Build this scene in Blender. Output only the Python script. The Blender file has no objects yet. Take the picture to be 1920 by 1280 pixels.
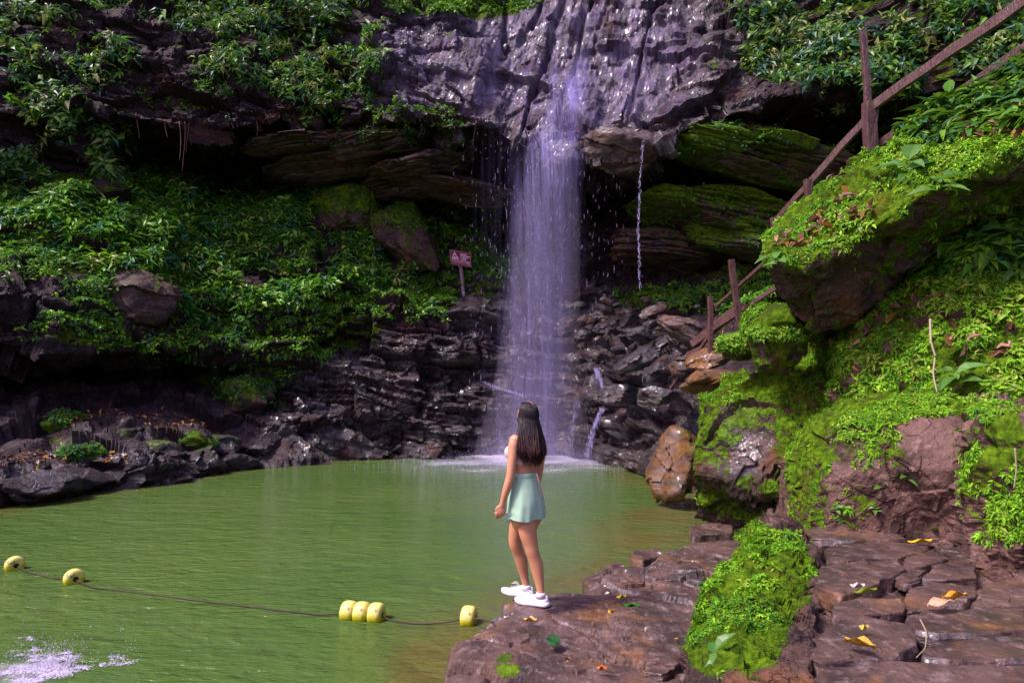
import bpy, math, random
import numpy as np
from mathutils import Vector, Matrix
R = math.radians
SC = bpy.context.scene
COL = SC.collection
rng = np.random.default_rng(7)
random.seed(7)

# ---------------------------------------------------------------- camera
CAM_H = 2.1                       # eye height above the pool (water is z = 0)
PITCH = math.atan(78 / 1280)
cam_d = bpy.data.cameras.new('camera'); cam = bpy.data.objects.new('camera', cam_d); COL.objects.link(cam)
cam.location = (0, 0, CAM_H); cam.rotation_euler = (math.pi / 2 + PITCH, 0, 0)
cam_d.lens = 24; cam_d.sensor_width = 36; cam_d.clip_start = 0.05; cam_d.clip_end = 500
SC.camera = cam

# ---------------------------------------------------------------- light
SUN_EL, SUN_AZ = 54.0, -114.0      # azimuth from +Y (view direction), negative = left
world = bpy.data.worlds.new('World'); SC.world = world; world.use_nodes = True
wt = world.node_tree
for n in list(wt.nodes): wt.nodes.remove(n)
wo = wt.nodes.new('ShaderNodeOutputWorld'); bg = wt.nodes.new('ShaderNodeBackground')
sky = wt.nodes.new('ShaderNodeTexSky'); sky.sky_type = 'NISHITA'; sky.sun_disc = False
sky.sun_elevation = R(SUN_EL); sky.sun_rotation = R(SUN_AZ)
sky.dust_density = 2.5; sky.air_density = 1.0; sky.ozone_density = 2.0
tint = wt.nodes.new('ShaderNodeMix'); tint.data_type = 'RGBA'; tint.blend_type = 'MULTIPLY'; tint.inputs[0].default_value = 1.0
tint.inputs[7].default_value = (1.35, 0.88, 1.22, 1)
wt.links.new(sky.outputs[0], tint.inputs[6]); wt.links.new(tint.outputs[2], bg.inputs[0])
bg.inputs[1].default_value = 0.15
wt.links.new(bg.outputs[0], wo.inputs[0])
sd = bpy.data.lights.new('sun', 'SUN'); sun = bpy.data.objects.new('sun', sd); COL.objects.link(sun)
sd.energy = 3.9; sd.angle = R(11); sd.color = (1.0, 0.93, 0.9)
_sv = Vector((math.sin(R(SUN_AZ)) * math.cos(R(SUN_EL)), math.cos(R(SUN_AZ)) * math.cos(R(SUN_EL)), math.sin(R(SUN_EL))))
sun.rotation_euler = (-_sv).to_track_quat('-Z', 'Y').to_euler()
sun.location = _sv * 60
SC.view_settings.view_transform = 'Standard'; SC.view_settings.look = 'None'
SC.view_settings.exposure = 0.68; SC.view_settings.gamma = 1.0
SC.cycles.use_denoising = True
SC.cycles.max_bounces = 6; SC.cycles.diffuse_bounces = 3; SC.cycles.glossy_bounces = 3
SC.cycles.transparent_max_bounces = 24; SC.cycles.transmission_bounces = 4; SC.cycles.volume_bounces = 1
SC.cycles.caustics_reflective = False; SC.cycles.caustics_refractive = False
SC.cycles.sample_clamp_indirect = 4.0

# ---------------------------------------------------------------- picture <-> place
F = 1280.0
_fw = np.array([0, math.cos(PITCH), math.sin(PITCH)]); _up = np.array([0, -math.sin(PITCH), math.cos(PITCH)])
def ray(px, py):
    px = np.asarray(px, float); py = np.asarray(py, float)
    v = _fw + ((640 - py) / F)[..., None] * _up
    v = v + ((px - 960) / F)[..., None] * np.array([1.0, 0, 0])
    return v
def P(px, py, d):                 # the point seen at a pixel, d metres ahead
    v = ray(px, py); return np.array([0, 0, CAM_H]) + v * (np.asarray(d, float) / v[..., 1])[..., None]
def G(px, py, z):                 # the point seen at a pixel, at height z
    v = ray(px, py); return np.array([0, 0, CAM_H]) + v * ((z - CAM_H) / v[..., 2])[..., None]
def proj(p):
    q = p - np.array([0, 0, CAM_H]); dd = q @ _fw
    return 960 + F * q[..., 0] / dd, 640 - F * (q @ _up) / dd

# ---------------------------------------------------------------- noise
def _h(i, j, k, s):
    n = (i.astype(np.int64) * 374761393 + j.astype(np.int64) * 668265263 + k.astype(np.int64) * 2147483647 + s * 974634877) & 0xFFFFFFFF
    n = ((n ^ (n >> 13)) * 1274126177) & 0xFFFFFFFF
    n = ((n ^ (n >> 16)) * 2246822519) & 0xFFFFFFFF
    n = n ^ (n >> 15)
    return (n & 0xFFFFFF) / float(0x1000000)
def vnoise(p, s=0):
    f = np.floor(p); t = p - f; t = t * t * t * (t * (t * 6 - 15) + 10)
    i, j, k = f[..., 0], f[..., 1], f[..., 2]; x, y, z = t[..., 0], t[..., 1], t[..., 2]
    r = 0
    for a in (0, 1):
        wx = x if a else 1 - x
        for b in (0, 1):
            wy = y if b else 1 - y
            for c in (0, 1):
                r = r + wx * wy * (z if c else 1 - z) * _h(i + a, j + b, k + c, s)
    return r * 2 - 1
def fbm(p, s=0, o=4, g=0.5):
    r = 0; a = 1.0
    for k in range(o):
        r = r + a * vnoise(p * (2.03 ** k) + 17.3 * k, s + k); a *= g
    return r
def worley(p, s=0):
    f = np.floor(p); b1 = np.full(p.shape[:-1], 9e9); b2 = b1.copy()
    cp = np.zeros_like(p); hh = np.zeros(p.shape[:-1])
    for a in (-1, 0, 1):
        for b in (-1, 0, 1):
            for c in (-1, 0, 1):
                i, j, k = f[..., 0] + a, f[..., 1] + b, f[..., 2] + c
                q = np.stack([i + _h(i, j, k, s), j + _h(i, j, k, s + 1), k + _h(i, j, k, s + 2)], -1)
                d = ((q - p) ** 2).sum(-1); m = d < b1
                b2 = np.where(m, b1, np.minimum(b2, d)); b1 = np.where(m, d, b1)
                cp[m] = q[m]; hh = np.where(m, _h(i, j, k, s + 3), hh)
    return np.sqrt(b1), np.sqrt(b2), cp, hh
def sst(x, a, b):
    t = np.clip((x - a) / (b - a), 0, 1); return t * t * (3 - 2 * t)
def facets(p, size, amp, s=0, asp=(1, 1, 1)):      # broken planes: each cell a tilted face
    q = p / size / np.array(asp); _, _, cp, hh = worley(q, s)
    i = (hh * 7919).astype(int)
    n = np.stack([_h(i, i, i, s + 5), _h(i, i, i, s + 6), _h(i, i, i, s + 7)], -1) * 2 - 1
    return amp * (((q - cp) * n).sum(-1) * 1.3 + (hh - 0.5))
def strata(p, s0, thick, blk, amp, groove, s=0, lay=None):   # bedded rock: layers split into blocks that stand out or back
    t = s0 / thick + 0.8 * vnoise(np.stack([s0 / thick * 0.6, s0 * 0 + 3.1, s0 * 0], -1), s)
    L = np.floor(t); f = t - L
    a = p[..., 0] * 0.85 + p[..., 1] * 0.5 + 0.25 * blk * vnoise(p / blk * 1.5, s + 4)
    w = blk * (0.6 + 0.9 * _h(L, L * 0, L * 0, s + 8))
    c = a / w + 9 * _h(L, L * 0 + 1, L * 0, s + 9); C = np.floor(c); fc = c - C
    h = _h(L, C, L * 0, s + 10)
    e = np.minimum(np.minimum(f, 1 - f) * thick, np.minimum(fc, 1 - fc) * w)
    return amp * (h - 0.5) + amp * 0.35 * (_h(L, C, C * 0 + 5, s + 11) - .5) * (fc - .5) * 2 - groove * np.exp(-(e / (0.10 * thick + .008)) ** 2)

# ---------------------------------------------------------------- mesh
def mesh(name, V, Fq, mat, parent=None, smooth=False, attrs=None, link=True, cols=None):
    """V (n,3); Fq (m,k) or a list of such arrays; one mesh object"""
    me = bpy.data.meshes.new(name)
    if not isinstance(Fq, list): Fq = [Fq]
    Fq = [np.asarray(f, np.int32) for f in Fq if len(f)]
    V = np.asarray(V, np.float32)
    me.vertices.add(len(V)); me.vertices.foreach_set('co', V.ravel())
    li = np.concatenate([f.ravel() for f in Fq]); tot = np.concatenate([np.full(len(f), f.shape[1], np.int32) for f in Fq])
    me.loops.add(len(li)); me.loops.foreach_set('vertex_index', li)
    me.polygons.add(len(tot)); st = np.concatenate([[0], np.cumsum(tot)[:-1]]).astype(np.int32)
    me.polygons.foreach_set('loop_start', st)
    me.polygons.foreach_set('use_smooth', np.full(len(tot), smooth, bool))
    me.update(calc_edges=True)
    for k, a in (attrs or {}).items():
        at = me.attributes.new(k, 'FLOAT', 'POINT'); at.data.foreach_set('value', np.asarray(a, np.float32).ravel())
    for k, a in (cols or {}).items():
        at = me.attributes.new(k, 'FLOAT_COLOR', 'POINT')
        a = np.concatenate([np.asarray(a, np.float32), np.ones((len(a), 1), np.float32)], 1); at.data.foreach_set('color', a.ravel())
    if mat is not None: me.materials.append(mat)
    o = bpy.data.objects.new(name, me)
    if link: COL.objects.link(o)
    if parent is not None: o.parent = parent
    return o
def gridF(nv, nu, wrap=False):
    j = np.arange(nv - 1)[:, None]; i = np.arange(nu if wrap else nu - 1)[None, :]
    i2 = (i + 1) % nu
    a = j * nu + i; b = j * nu + i2; c = (j + 1) * nu + i2; d = (j + 1) * nu + i
    return np.stack([a, b, c, d], -1).reshape(-1, 4)
def gnormal(Pg):
    du = np.gradient(Pg, axis=1); dv = np.gradient(Pg, axis=0)
    n = np.cross(du, dv); return n / (np.linalg.norm(n, axis=-1, keepdims=True) + 1e-9)
def tag(o, label, cat, group=None, kind=None):
    o['label'] = label; o['category'] = cat
    if group: o['group'] = group
    o['kind'] = kind or 'thing'
    return o
def setting(o): o['kind'] = 'structure'; return o
def thing(name, label, cat, loc=(0, 0, 0), group=None, rz=0):
    o = bpy.data.objects.new(name, None); COL.objects.link(o); o.location = loc; o.rotation_euler = (0, 0, rz)
    o.empty_display_size = 0.1
    return tag(o, label, cat, group)
def origin(o, c):                  # moves the object's origin to c, geometry stays
    c = Vector(c); o.data.transform(Matrix.Translation(-c)); o.location = c; return o
def resample(pts, n, key=None):
    pts = np.asarray(pts, float); q = P(pts[:, 0], pts[:, 1], pts[:, 2])
    if key is None:
        s = np.concatenate([[0], np.cumsum(np.linalg.norm(np.diff(pts[:, :2], axis=0), axis=1))]); s /= s[-1]; t = np.linspace(0, 1, n)
    else:
        s = pts[:, 0]; t = key
    return np.stack([np.interp(t, s, q[:, k]) for k in range(3)], -1)
def loft(curves, nu, rows, key=None, smooth=2, world=False):
    """curves of (px, py, metres ahead), each carried into the place; a grid through them"""
    if world: C = []
    C = [resample(c, nu, key) for c in curves]
    out = []
    for k in range(len(C) - 1):
        t = np.linspace(0, 1, rows[k], endpoint=False)[:, None, None]
        out.append(C[k][None] * (1 - t) + C[k + 1][None] * t)
    out.append(C[-1][None]); g = np.concatenate(out, 0)
    for _ in range(smooth):
        h = g.copy()
        h[1:-1] = (g[:-2] + 2 * g[1:-1] + g[2:]) / 4; g = h.copy()
        h[:, 1:-1] = (g[:, :-2] + 2 * g[:, 1:-1] + g[:, 2:]) / 4; g = h
    return g
def blobs(px, py, L):              # soft patches: (cx, cy, rx, ry, strength)
    r = np.zeros_like(px)
    for cx, cy, rx, ry, s in L:
        q = ((px - cx) / rx) ** 2 + ((py - cy) / ry) ** 2
        r = np.maximum(r, s * np.clip(1.6 - q * 1.1, 0, 1)) if s > 0 else r + s * np.clip(1.5 - q, 0, 1)
    return r

# ---------------------------------------------------------------- materials
class NT:
    def __init__(s, name):
        s.m = bpy.data.materials.new(name); s.m.use_nodes = True; s.t = s.m.node_tree
        for n in list(s.t.nodes): s.t.nodes.remove(n)
        s.out = s.t.nodes.new('ShaderNodeOutputMaterial')
    def n(s, typ, ins=None, **kw):
        x = s.t.nodes.new('ShaderNode' + typ)
        for k, v in kw.items(): setattr(x, k, v)
        for k, v in (ins or {}).items():
            if isinstance(v, bpy.types.NodeSocket): s.t.links.new(v, x.inputs[k])
            else: x.inputs[k].default_value = v
        return x
    def noise(s, vec, scale, detail=4, rough=0.55, dist=0.0):
        return s.n('TexNoise', {'Vector': vec, 'Scale': scale, 'Detail': detail, 'Roughness': rough, 'Distortion': dist}).outputs['Fac']
    def map(s, vec, sc): return s.n('Mapping', {'Vector': vec, 'Scale': sc}).outputs[0]
    def ramp(s, fac, stops):
        r = s.n('ValToRGB', {'Fac': fac}); e = r.color_ramp.elements
        while len(e) < len(stops): e.new(0.5)
        for el, (p, c) in zip(e, stops): el.position = p; el.color = (c, c, c, 1) if not hasattr(c, '__len__') else (*c, 1)
        return r.outputs[0]
    def mix(s, fac, a, b, typ='MIX'):
        x = s.n('Mix', data_type='RGBA', blend_type=typ)
        for k, v in ((0, fac), (6, a), (7, b)):
            if isinstance(v, bpy.types.NodeSocket): s.t.links.new(v, x.inputs[k])
            else: x.inputs[k].default_value = v if k == 0 else (*v, 1)
        return x.outputs[2]
    def math(s, op, a, b=0.0, c=0.0, clamp=False):
        x = s.n('Math', operation=op, use_clamp=clamp)
        for k, v in enumerate((a, b, c)):
            if isinstance(v, bpy.types.NodeSocket): s.t.links.new(v, x.inputs[k])
            else: x.inputs[k].default_value = v
        return x.outputs[0]
    def step(s, v, a, b):
        return s.n('MapRange', {0: v, 1: a, 2: b, 3: 0.0, 4: 1.0}, interpolation_type='SMOOTHSTEP').outputs[0]
    def attr(s, name): return s.n('Attribute', attribute_name=name).outputs['Fac']
    def acol(s, name): return s.n('Attribute', attribute_name=name).outputs['Color']
    def bump(s, h, dist, strength=1.0, nrm=None):
        i = {'Height': h, 'Distance': dist, 'Strength': strength}
        if nrm is not None: i['Normal'] = nrm
        return s.n('Bump', i).outputs[0]
    def bsdf(s, col, rough=0.6, spec=0.5, nrm=None, **kw):
        i = {'Base Color': col if isinstance(col, bpy.types.NodeSocket) else (*col, 1), 'Roughness': rough, 'Specular IOR Level': spec}
        if nrm is not None: i['Normal'] = nrm
        i.update(kw)
        return s.n('BsdfPrincipled', i).outputs[0]
    def done(s, sh): s.t.links.new(sh, s.out.inputs[0]); return s.m

def rock_mat(name, dark, mid, pale, stain=(0.16, 0.07, 0.02), stain_amt=0.3, scale=1.0, moss=((0.030, 0.070, 0.004), (0.125, 0.235, 0.008)),
             wet=0.5, bump=0.03, bed=(1, 1, 4), mossgain=1.0, crack=0.75):
    """bedded rock; 'moss' and 'wet' attributes say where it is overgrown and where water runs"""
    t = NT(name); co = t.n('TexCoord').outputs['Object']
    geo = t.n('NewGeometry').outputs['Position']
    b = t.map(geo, bed)
    n1 = t.noise(b, 1.1 * scale, 6, 0.62, 0.4); n2 = t.noise(geo, 5.5 * scale, 6, 0.65); n3 = t.noise(b, 14 * scale, 4, 0.7)
    c = t.mix(t.step(n1, 0.36, 0.62), dark, mid); c = t.mix(t.step(n2, 0.5, 0.74), c, pale)
    st = t.noise(geo, 0.9 * scale, 4, 0.6, 0.8)
    c = t.mix(t.math('MULTIPLY', t.step(st, 0.52, 0.7), stain_amt), c, stain)
    c = t.mix(t.math('MULTIPLY', t.step(n3, 0.42, 0.62), 0.35), c, dark)
    cr = t.n('TexVoronoi', {'Vector': t.map(t.n('MixRGB', {0: 0.12, 1: b, 2: t.n('TexNoise', {'Vector': geo, 'Scale': 2.0 * scale}).outputs['Color']}).outputs[0], (1, 1, 1)), 'Scale': 2.4 * scale}, feature='DISTANCE_TO_EDGE').outputs['Distance']
    crk = t.step(cr, 0.0, 0.03)
    c = t.mix(t.math('MULTIPLY', t.math('SUBTRACT', 1.0, crk), crack), c, (0.012, 0.009, 0.009))
    fl = t.attr('film_sheen'); c = t.mix(t.math('MULTIPLY', fl, t.step(t.noise(t.map(geo, (2.2, 1, .5)), 1.6, 5, .65, .6), .34, .64)), c, (0.135, 0.10, 0.185))  # lilac sky sheen of the wet chute, mixed into the rock colour
    m = t.attr('moss'); mn = t.noise(geo, 3.4 * scale, 6, 0.7); mf = t.step(t.math('ADD', m, t.math('MULTIPLY', t.math('SUBTRACT', mn, 0.5), 1.7)), 0.42, 0.62)
    mf = t.math('MULTIPLY', mf, mossgain)
    mc = t.mix(t.step(t.noise(geo, 9 * scale, 5, 0.7), 0.35, 0.68), *moss); mc = t.mix(t.math('MULTIPLY', t.step(t.noise(geo, 2.6, 5, .65), 0.5, 0.68), 0.75), mc, (0.035, 0.045, 0.008)); mc = t.mix(t.math('MULTIPLY', t.step(t.noise(geo, 1.3, 3), 0.55, 0.75), 0.4), mc, (0.16, 0.13, 0.01))
    col = t.mix(mf, c, mc)
    w = t.attr('wet'); wn = t.math('MULTIPLY', t.step(t.noise(geo, 1.7 * scale, 4, 0.6), 0.38, 0.58), w)
    ro = t.math('SUBTRACT', 0.64, t.math('MULTIPLY', wn, 0.34)); ro = t.math('ADD', ro, t.math('MULTIPLY', mf, 0.3), clamp=True)
    hb = t.math('ADD', t.math('MULTIPLY', n3, 0.6), t.math('MULTIPLY', t.noise(geo, 26 * scale, 5, 0.7), 0.3))
    hb = t.math('ADD', hb, t.math('MULTIPLY', n2, 1.0)); hb = t.math('ADD', hb, t.math('MULTIPLY', crk, 0.65 * crack))
    hb = t.math('ADD', hb, t.math('MULTIPLY', mf, t.math('MULTIPLY', t.noise(geo, 60, 3, 0.8), 0.8)))
    sp = t.math('ADD', 0.3, t.math('MULTIPLY', wn, 0.7)); sp = t.math('MULTIPLY', sp, t.math('SUBTRACT', 1.0, t.math('MULTIPLY', mf, 0.8)))
    return t.done(t.bsdf(col, ro, sp, t.bump(hb, bump, 1.0), **{'Coat Weight': t.math('MULTIPLY', wn, t.math('SUBTRACT', 0.7, t.math('MULTIPLY', mf, 0.6))), 'Coat Roughness': 0.27}))
M = {}
M['cliff'] = rock_mat('cliff_rock', (0.010, 0.006, 0.007), (0.038, 0.021, 0.022), (0.12, 0.075, 0.085), (0.12, 0.042, 0.018), 0.5, 0.8, bump=0.10)
M['bank'] = rock_mat('wet_bank_rock', (0.008, 0.005, 0.007), (0.026, 0.016, 0.018), (0.075, 0.053, 0.065), (0.09, 0.038, 0.016), 0.3, 1.2, bump=0.05)
M['boulder'] = rock_mat('grey_boulder_rock', (0.022, 0.013, 0.010), (0.075, 0.042, 0.030), (0.16, 0.10, 0.085), (0.20, 0.075, 0.016), 0.5, 1.5, bump=0.03, crack=0.3)
M['slab'] = rock_mat('path_slab_rock', (0.030, 0.018, 0.014), (0.105, 0.060, 0.045), (0.22, 0.155, 0.145), (0.25, 0.11, 0.03), 0.55, 2.2, bump=0.016, bed=(1.3, 0.7, 2), crack=0.12)
M['clay'] = rock_mat('reddish_wall_rock', (0.05, 0.027, 0.020), (0.15, 0.085, 0.066), (0.26, 0.16, 0.135), (0.12, 0.05, 0.02), 0.4, 1.6, bump=0.025, bed=(1.6, 1.6, 1), crack=0.1)
M['ochre'] = rock_mat('ochre_rock', (0.045, 0.022, 0.006), (0.15, 0.062, 0.008), (0.19, 0.09, 0.03), (0.26, 0.11, 0.006), 0.7, 1.5, bump=0.03, crack=0.3)
# ================================================================ THE GORGE WALL
K = [
 [(-500,1100,9),(-300,1040,9.5),(0,990,11.3),(170,955,13),(300,930,14.4),(450,905,16.4),(560,890,17.9),(740,880,19.2),(930,875,19.7),(1050,875,19.6),(1110,886,18.4),(1160,910,16),(1210,930,14.4),(1290,960,12.2),(1500,990,11.2),(2600,990,11)],
 [(-500,1040,9),(-300,1000,9.6),(0,955,11.4),(170,925,13.1),(300,905,14.5),(450,882,16.5),(560,868,18),(740,858,19.3),(930,854,19.8),(1050,854,19.7),(1110,864,18.5),(1160,885,16.1),(1210,905,14.5),(1290,938,12.4),(1500,960,11.6),(2600,960,11.4)],
 [(-500,900,9.8),(-300,880,10.5),(0,862,12),(200,850,13.8),(300,848,15),(420,835,17),(520,815,18.6),(700,800,19.8),(930,800,20.1),(1050,800,20.1),(1110,790,19),(1200,768,16.7),(1290,760,14.6),(1500,760,13),(2600,760,13)],
 [(-500,800,12.5),(-300,795,13.5),(0,785,15),(200,784,16),(390,785,17.8),(480,765,19),(560,740,19.4),(700,722,20.2),(930,700,20.6),(1050,690,20.6),(1110,700,19.8),(1200,690,18),(1300,670,16.5),(1500,650,15.5),(2600,650,15)],
 [(-500,720,16.5),(-300,710,17.5),(0,706,19.5),(200,700,20.5),(350,700,20.8),(430,710,19.8),(520,690,19.5),(600,650,20.2),(700,650,20.8),(930,620,21.1),(1050,610,21.2),(1150,620,21),(1300,600,19.5),(1500,560,18.5),(2600,560,18)],
 [(-500,660,12.8),(-300,650,13.5),(0,645,14.5),(100,655,15),(250,662,16.4),(350,655,17.9),(430,640,18.7),(520,600,19.6),(600,590,20.4),(700,592,21.1),(850,578,21.6),(930,575,21.8),(1050,575,22),(1150,585,22),(1300,560,21),(1500,520,20),(2600,520,20)],
 [(-500,560,13.4),(-300,560,14.0),(0,548,15.0),(100,545,15.6),(250,585,16.7),(350,590,18.2),(430,580,19),(520,550,20),(700,550,21.8),(850,545,22.3),(930,545,22.5),(1050,545,22.8),(1150,545,23),(1300,530,22.5),(1500,490,21.5),(2600,490,21)],
 [(-500,470,15.4),(-300,450,16.0),(0,448,17),(100,440,17.2),(250,470,17.8),(350,470,19.2),(430,470,20.2),(520,470,21),(700,470,22.6),(850,490,23.2),(930,500,23.2),(1050,500,23.6),(1150,510,24),(1300,490,23.3),(1500,450,22.5),(2600,450,22)],
 [(-500,330,16),(-300,320,16.5),(0,330,17.6),(200,345,18.9),(260,370,20.5),(400,360,22.8),(600,365,23.6),(700,385,24),(830,420,24.2),(930,460,24.2),(1050,460,24.6),(1150,460,24.2),(1300,430,22.0),(1500,380,20.8),(2600,380,23)],
 [(-500,250,16),(-300,250,16.6),(0,245,17.6),(200,240,19),(250,258,23),(400,290,25.5),(600,300,25),(700,320,25),(830,330,25),(930,350,25),(1050,355,25),(1150,355,24.6),(1300,325,22.4),(1450,295,21.2),(1600,255,20.4),(2600,260,22)],
 [(-500,200,15.4),(-300,200,16.2),(0,205,17.2),(200,210,18.5),(250,218,18.9),(350,238,19.2),(430,246,19.5),(500,226,19.9),(600,198,20.3),(700,212,20.2),(850,245,20),(920,228,20.4),(1000,292,19.8),(1090,305,19),(1200,300,18.4),(1300,228,18.3),(1400,208,18.2),(1500,168,18),(1620,152,17.6),(1920,150,16.6),(2600,150,16)],
 [(-500,100,16),(-300,100,16.8),(0,110,17.9),(200,110,19.1),(350,120,19.9),(500,110,20.5),(700,110,21),(850,110,21),(1000,150,21),(1100,160,20.4),(1200,160,20.0),(1300,120,19.6),(1400,100,19.2),(1500,80,18.8),(1620,70,18.2),(1920,60,17),(2600,60,16.5)],
 [(-500,0,17),(-300,0,17.6),(0,5,18.6),(200,5,19.8),(350,10,20.6),(500,15,21.2),(700,32,21.6),(850,34,22),(1000,25,22.6),(1100,10,22.5),(1250,-8,22),(1350,-10,21),(1500,-5,20),(1620,-10,19),(1920,-20,17.6),(2600,-20,17)],
 [(-500,-420,22),(-300,-420,22),(0,-400,23),(200,-400,24),(350,-400,25),(500,-380,26),(700,-300,28),(850,-280,29),(1000,-260,29.5),(1100,-280,29),(1250,-330,28),(1350,-350,27),(1500,-380,25),(1620,-400,24),(1920,-420,22),(2600,-420,20)],
]
NU = 900
keyu = np.concatenate([np.linspace(-500, 0, 80, endpoint=False), np.linspace(0, 1500, 690, endpoint=False), np.linspace(1500, 2500, 130)])
cg = loft(K, len(keyu), [4, 36, 26, 34, 24, 34, 40, 44, 40, 36, 44, 46, 46], keyu, 2)
cn = gnormal(cg); cn[cn[..., 1] > 0.3] *= 1
px, py = proj(cg)
xx = cg[..., 0]
bed = cg[..., 2] - 0.17 * np.sqrt((xx - 1) ** 2 + 4) + 0.35 * fbm(cg * 0.22, 31, 3)
sharp = blobs(px, py, [(700,720,420,150,1.0),(1000,720,300,150,1.0),(700,290,400,120,1.0),(1300,400,400,170,1.0),(200,850,380,120,0.8),(900,120,330,120,0.55),(350,170,400,110,0.6),(200,600,300,60,.7)])
sharp = np.maximum(sharp, 0.35)
flat_ = 1 - 0.85 * sst(np.abs(gnormal(cg)[..., 2]), .55, .85) * (cg[..., 2] < 2.2)
dsp = sharp * flat_ * (strata(cg, bed, 0.62, 2.2, 0.85, 0.16, 3) + strata(cg, bed + 0.2, 0.2, 0.85, 0.26, 0.06, 5))
dsp += facets(cg, 1.5, 0.34, 9, (1, 1, .6)) + facets(cg, 0.45, 0.10, 15, (1.2, 1.2, .7)) * sharp
dsp += 0.30 * fbm(cg * 0.55, 40, 3) + 0.07 * fbm(cg * 2.5, 44, 4)
# the chute: water polished runnels above the lip
ch = blobs(px, py, [(1060,110,260,190,1.0)])
q_ = np.stack([(xx - 0.28 * cg[..., 2]) * 1.3, cg[..., 1] * 0.3, cg[..., 2] * 0.32], -1)
dsp = dsp * (1 - 0.72 * ch) + ch * (0.30 * fbm(q_, 61, 4) - 0.28 * np.exp(-(vnoise(q_ * .8 + 9, 66) / .10) ** 2) + facets(cg, 2.6, .26, 67, (1.2, 1, .6)))
dirn = cn.copy(); dirn = np.where((cn[..., 1:2] > 0), -cn, cn)
dirn[..., 1] -= 0.35; dirn /= np.linalg.norm(dirn, axis=-1, keepdims=True)
cg = cg + dirn * dsp[..., None]
cn = gnormal(cg); cn = np.where((cn[..., 1:2] > 0) & (cn[..., 2:] < 0.3), -cn, cn)
px, py = proj(cg)
moss = blobs(px, py, [(1420,290,170,60,.9),(1350,420,220,110,1.0),(1480,380,90,80,.9),(600,260,180,50,.6),(700,60,160,40,.75),(620,110,90,90,.9),(700,215,190,30,.6),(700,265,190,60,.75),(850,15,150,22,1.3),(720,480,330,130,.9),(400,420,420,170,.95),(250,600,260,70,.7),(480,700,110,90,.75),
    (900,460,100,100,.95),(1380,280,120,50,.8),(1380,430,170,70,.75),(1320,540,150,60,.85),(150,830,110,40,.5),(1440,160,90,130,.6),(1700,80,260,140,.9),(120,200,150,170,.5),(420,110,220,110,.55),(1330,110,20,40,.9),(600,600,150,60,1.1),(560,560,120,40,1.1),(760,555,120,30,1.2),(330,620,140,60,.9),(430,680,90,70,.9),(780,600,110,40,.5), (560,680,120,60,.45)])
moss = moss * sst(cn[..., 2], -0.35, 0.25) * (0.75 + .5 * fbm(cg * 0.9, 77, 3)) - 0.15
wet = blobs(px, py, [(1060,150,330,230,1),(760,770,330,130,1),(1100,760,250,140,1),(250,880,330,90,.8),(1000,600,160,200,.9),(760,120,120,90,.6)])
setting(mesh('cliff', cg.reshape(-1, 3), gridF(*cg.shape[:2]), M['cliff'], attrs={'moss': moss, 'wet': wet, 'film_sheen': blobs(px, py, [(1080,110,230,150,1.0),(760,120,100,90,.8),(900,110,120,110,.8)])}))
CL = dict(P=cg, N=cn, px=px, py=py)

# ================================================================ UNSEEN WALL ADDED ROUND THE VIEWER TO SHADE THE RECESSES (mirrored in the pool)
a = np.linspace(R(128), R(412), 160); zz = np.linspace(-1, 1, 26)
A, Z = np.meshgrid(a, zz)
rad = 17 + 5 * np.abs(np.sin(A)) + 0 * Z
hgt = 1.5 + 0.8 * np.sin(3 * A + 1) + np.where(np.cos(A) < -0.2, 0.3, 1.5)
zc = np.where(Z < 0, Z * 0.8, Z * hgt)
bk = np.stack([np.cos(A) * rad * (1 + 0.12 * np.clip(Z, 0, 1)), 3 - 1.0 * np.abs(rad) * 0 + np.sin(A) * rad * (1 + 0.12 * np.clip(Z, 0, 1)), zc], -1)
bk += 0.9 * np.stack([fbm(bk * 0.4, 5, 3), fbm(bk * 0.4, 6, 3), 0.5 * fbm(bk * .4, 7, 3)], -1)
setting(mesh('shading_terrain', bk.reshape(-1, 3), gridF(*bk.shape[:2]), M['cliff'], attrs={'moss': 0.6 + 0 * A, 'wet': 0 * A}))

# ================================================================ POOL
t = NT('pool_water')
geo = t.n('NewGeometry').outputs['Position']
w1 = t.noise(t.map(geo, (1.0, 2.0, 1)), 2.1, 3, 0.5, 0.6); w2 = t.noise(t.map(geo, (1.0, 2.4, 1)), 6.5, 3, 0.55, 0.4); w3 = t.noise(t.map(geo, (1.0, 2.2, 1)), 17, 2, 0.5)
hh = t.math('ADD', t.math('MULTIPLY', w1, 1.0), t.math('ADD', t.math('MULTIPLY', w2, 0.42), t.math('MULTIPLY', w3, 0.10)))
sh = t.attr('shallow'); fo = t.attr('foam')
cl = t.mix(t.step(t.noise(geo, 0.3, 3), 0.35, 0.65), (0.051, 0.102, 0.021), (0.066, 0.117, 0.026))
cl = t.mix(sh, cl, (0.10, 0.066, 0.018))
fn = t.noise(t.map(geo, (1, .45, 1)), 13, 6, 0.8); fm = t.math('MULTIPLY', t.math('MULTIPLY', fo, 1.15, clamp=True), t.step(t.math('ADD', fo, t.math('MULTIPLY', t.math('SUBTRACT', fn, 0.5), 2.2)), 0.05, 1.15))
cl = t.mix(t.math('MULTIPLY', fm, .8), cl, (0.58, 0.54, 0.68))
M['water'] = t.done(t.bsdf(cl, t.math('ADD', 0.05, t.math('MULTIPLY', fm, 0.5)), 0.3, t.bump(hh, 0.085, 1.0), IOR=1.25))
gx, gy = np.meshgrid(np.linspace(-17, 14, 300), np.linspace(-16, 22.5, 420))
pp = np.stack([gx, gy, 0 * gx], -1); wpx, wpy = proj(np.where(gy[..., None] > 0.5, pp, np.array([0, 1.0, 0])))
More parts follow.
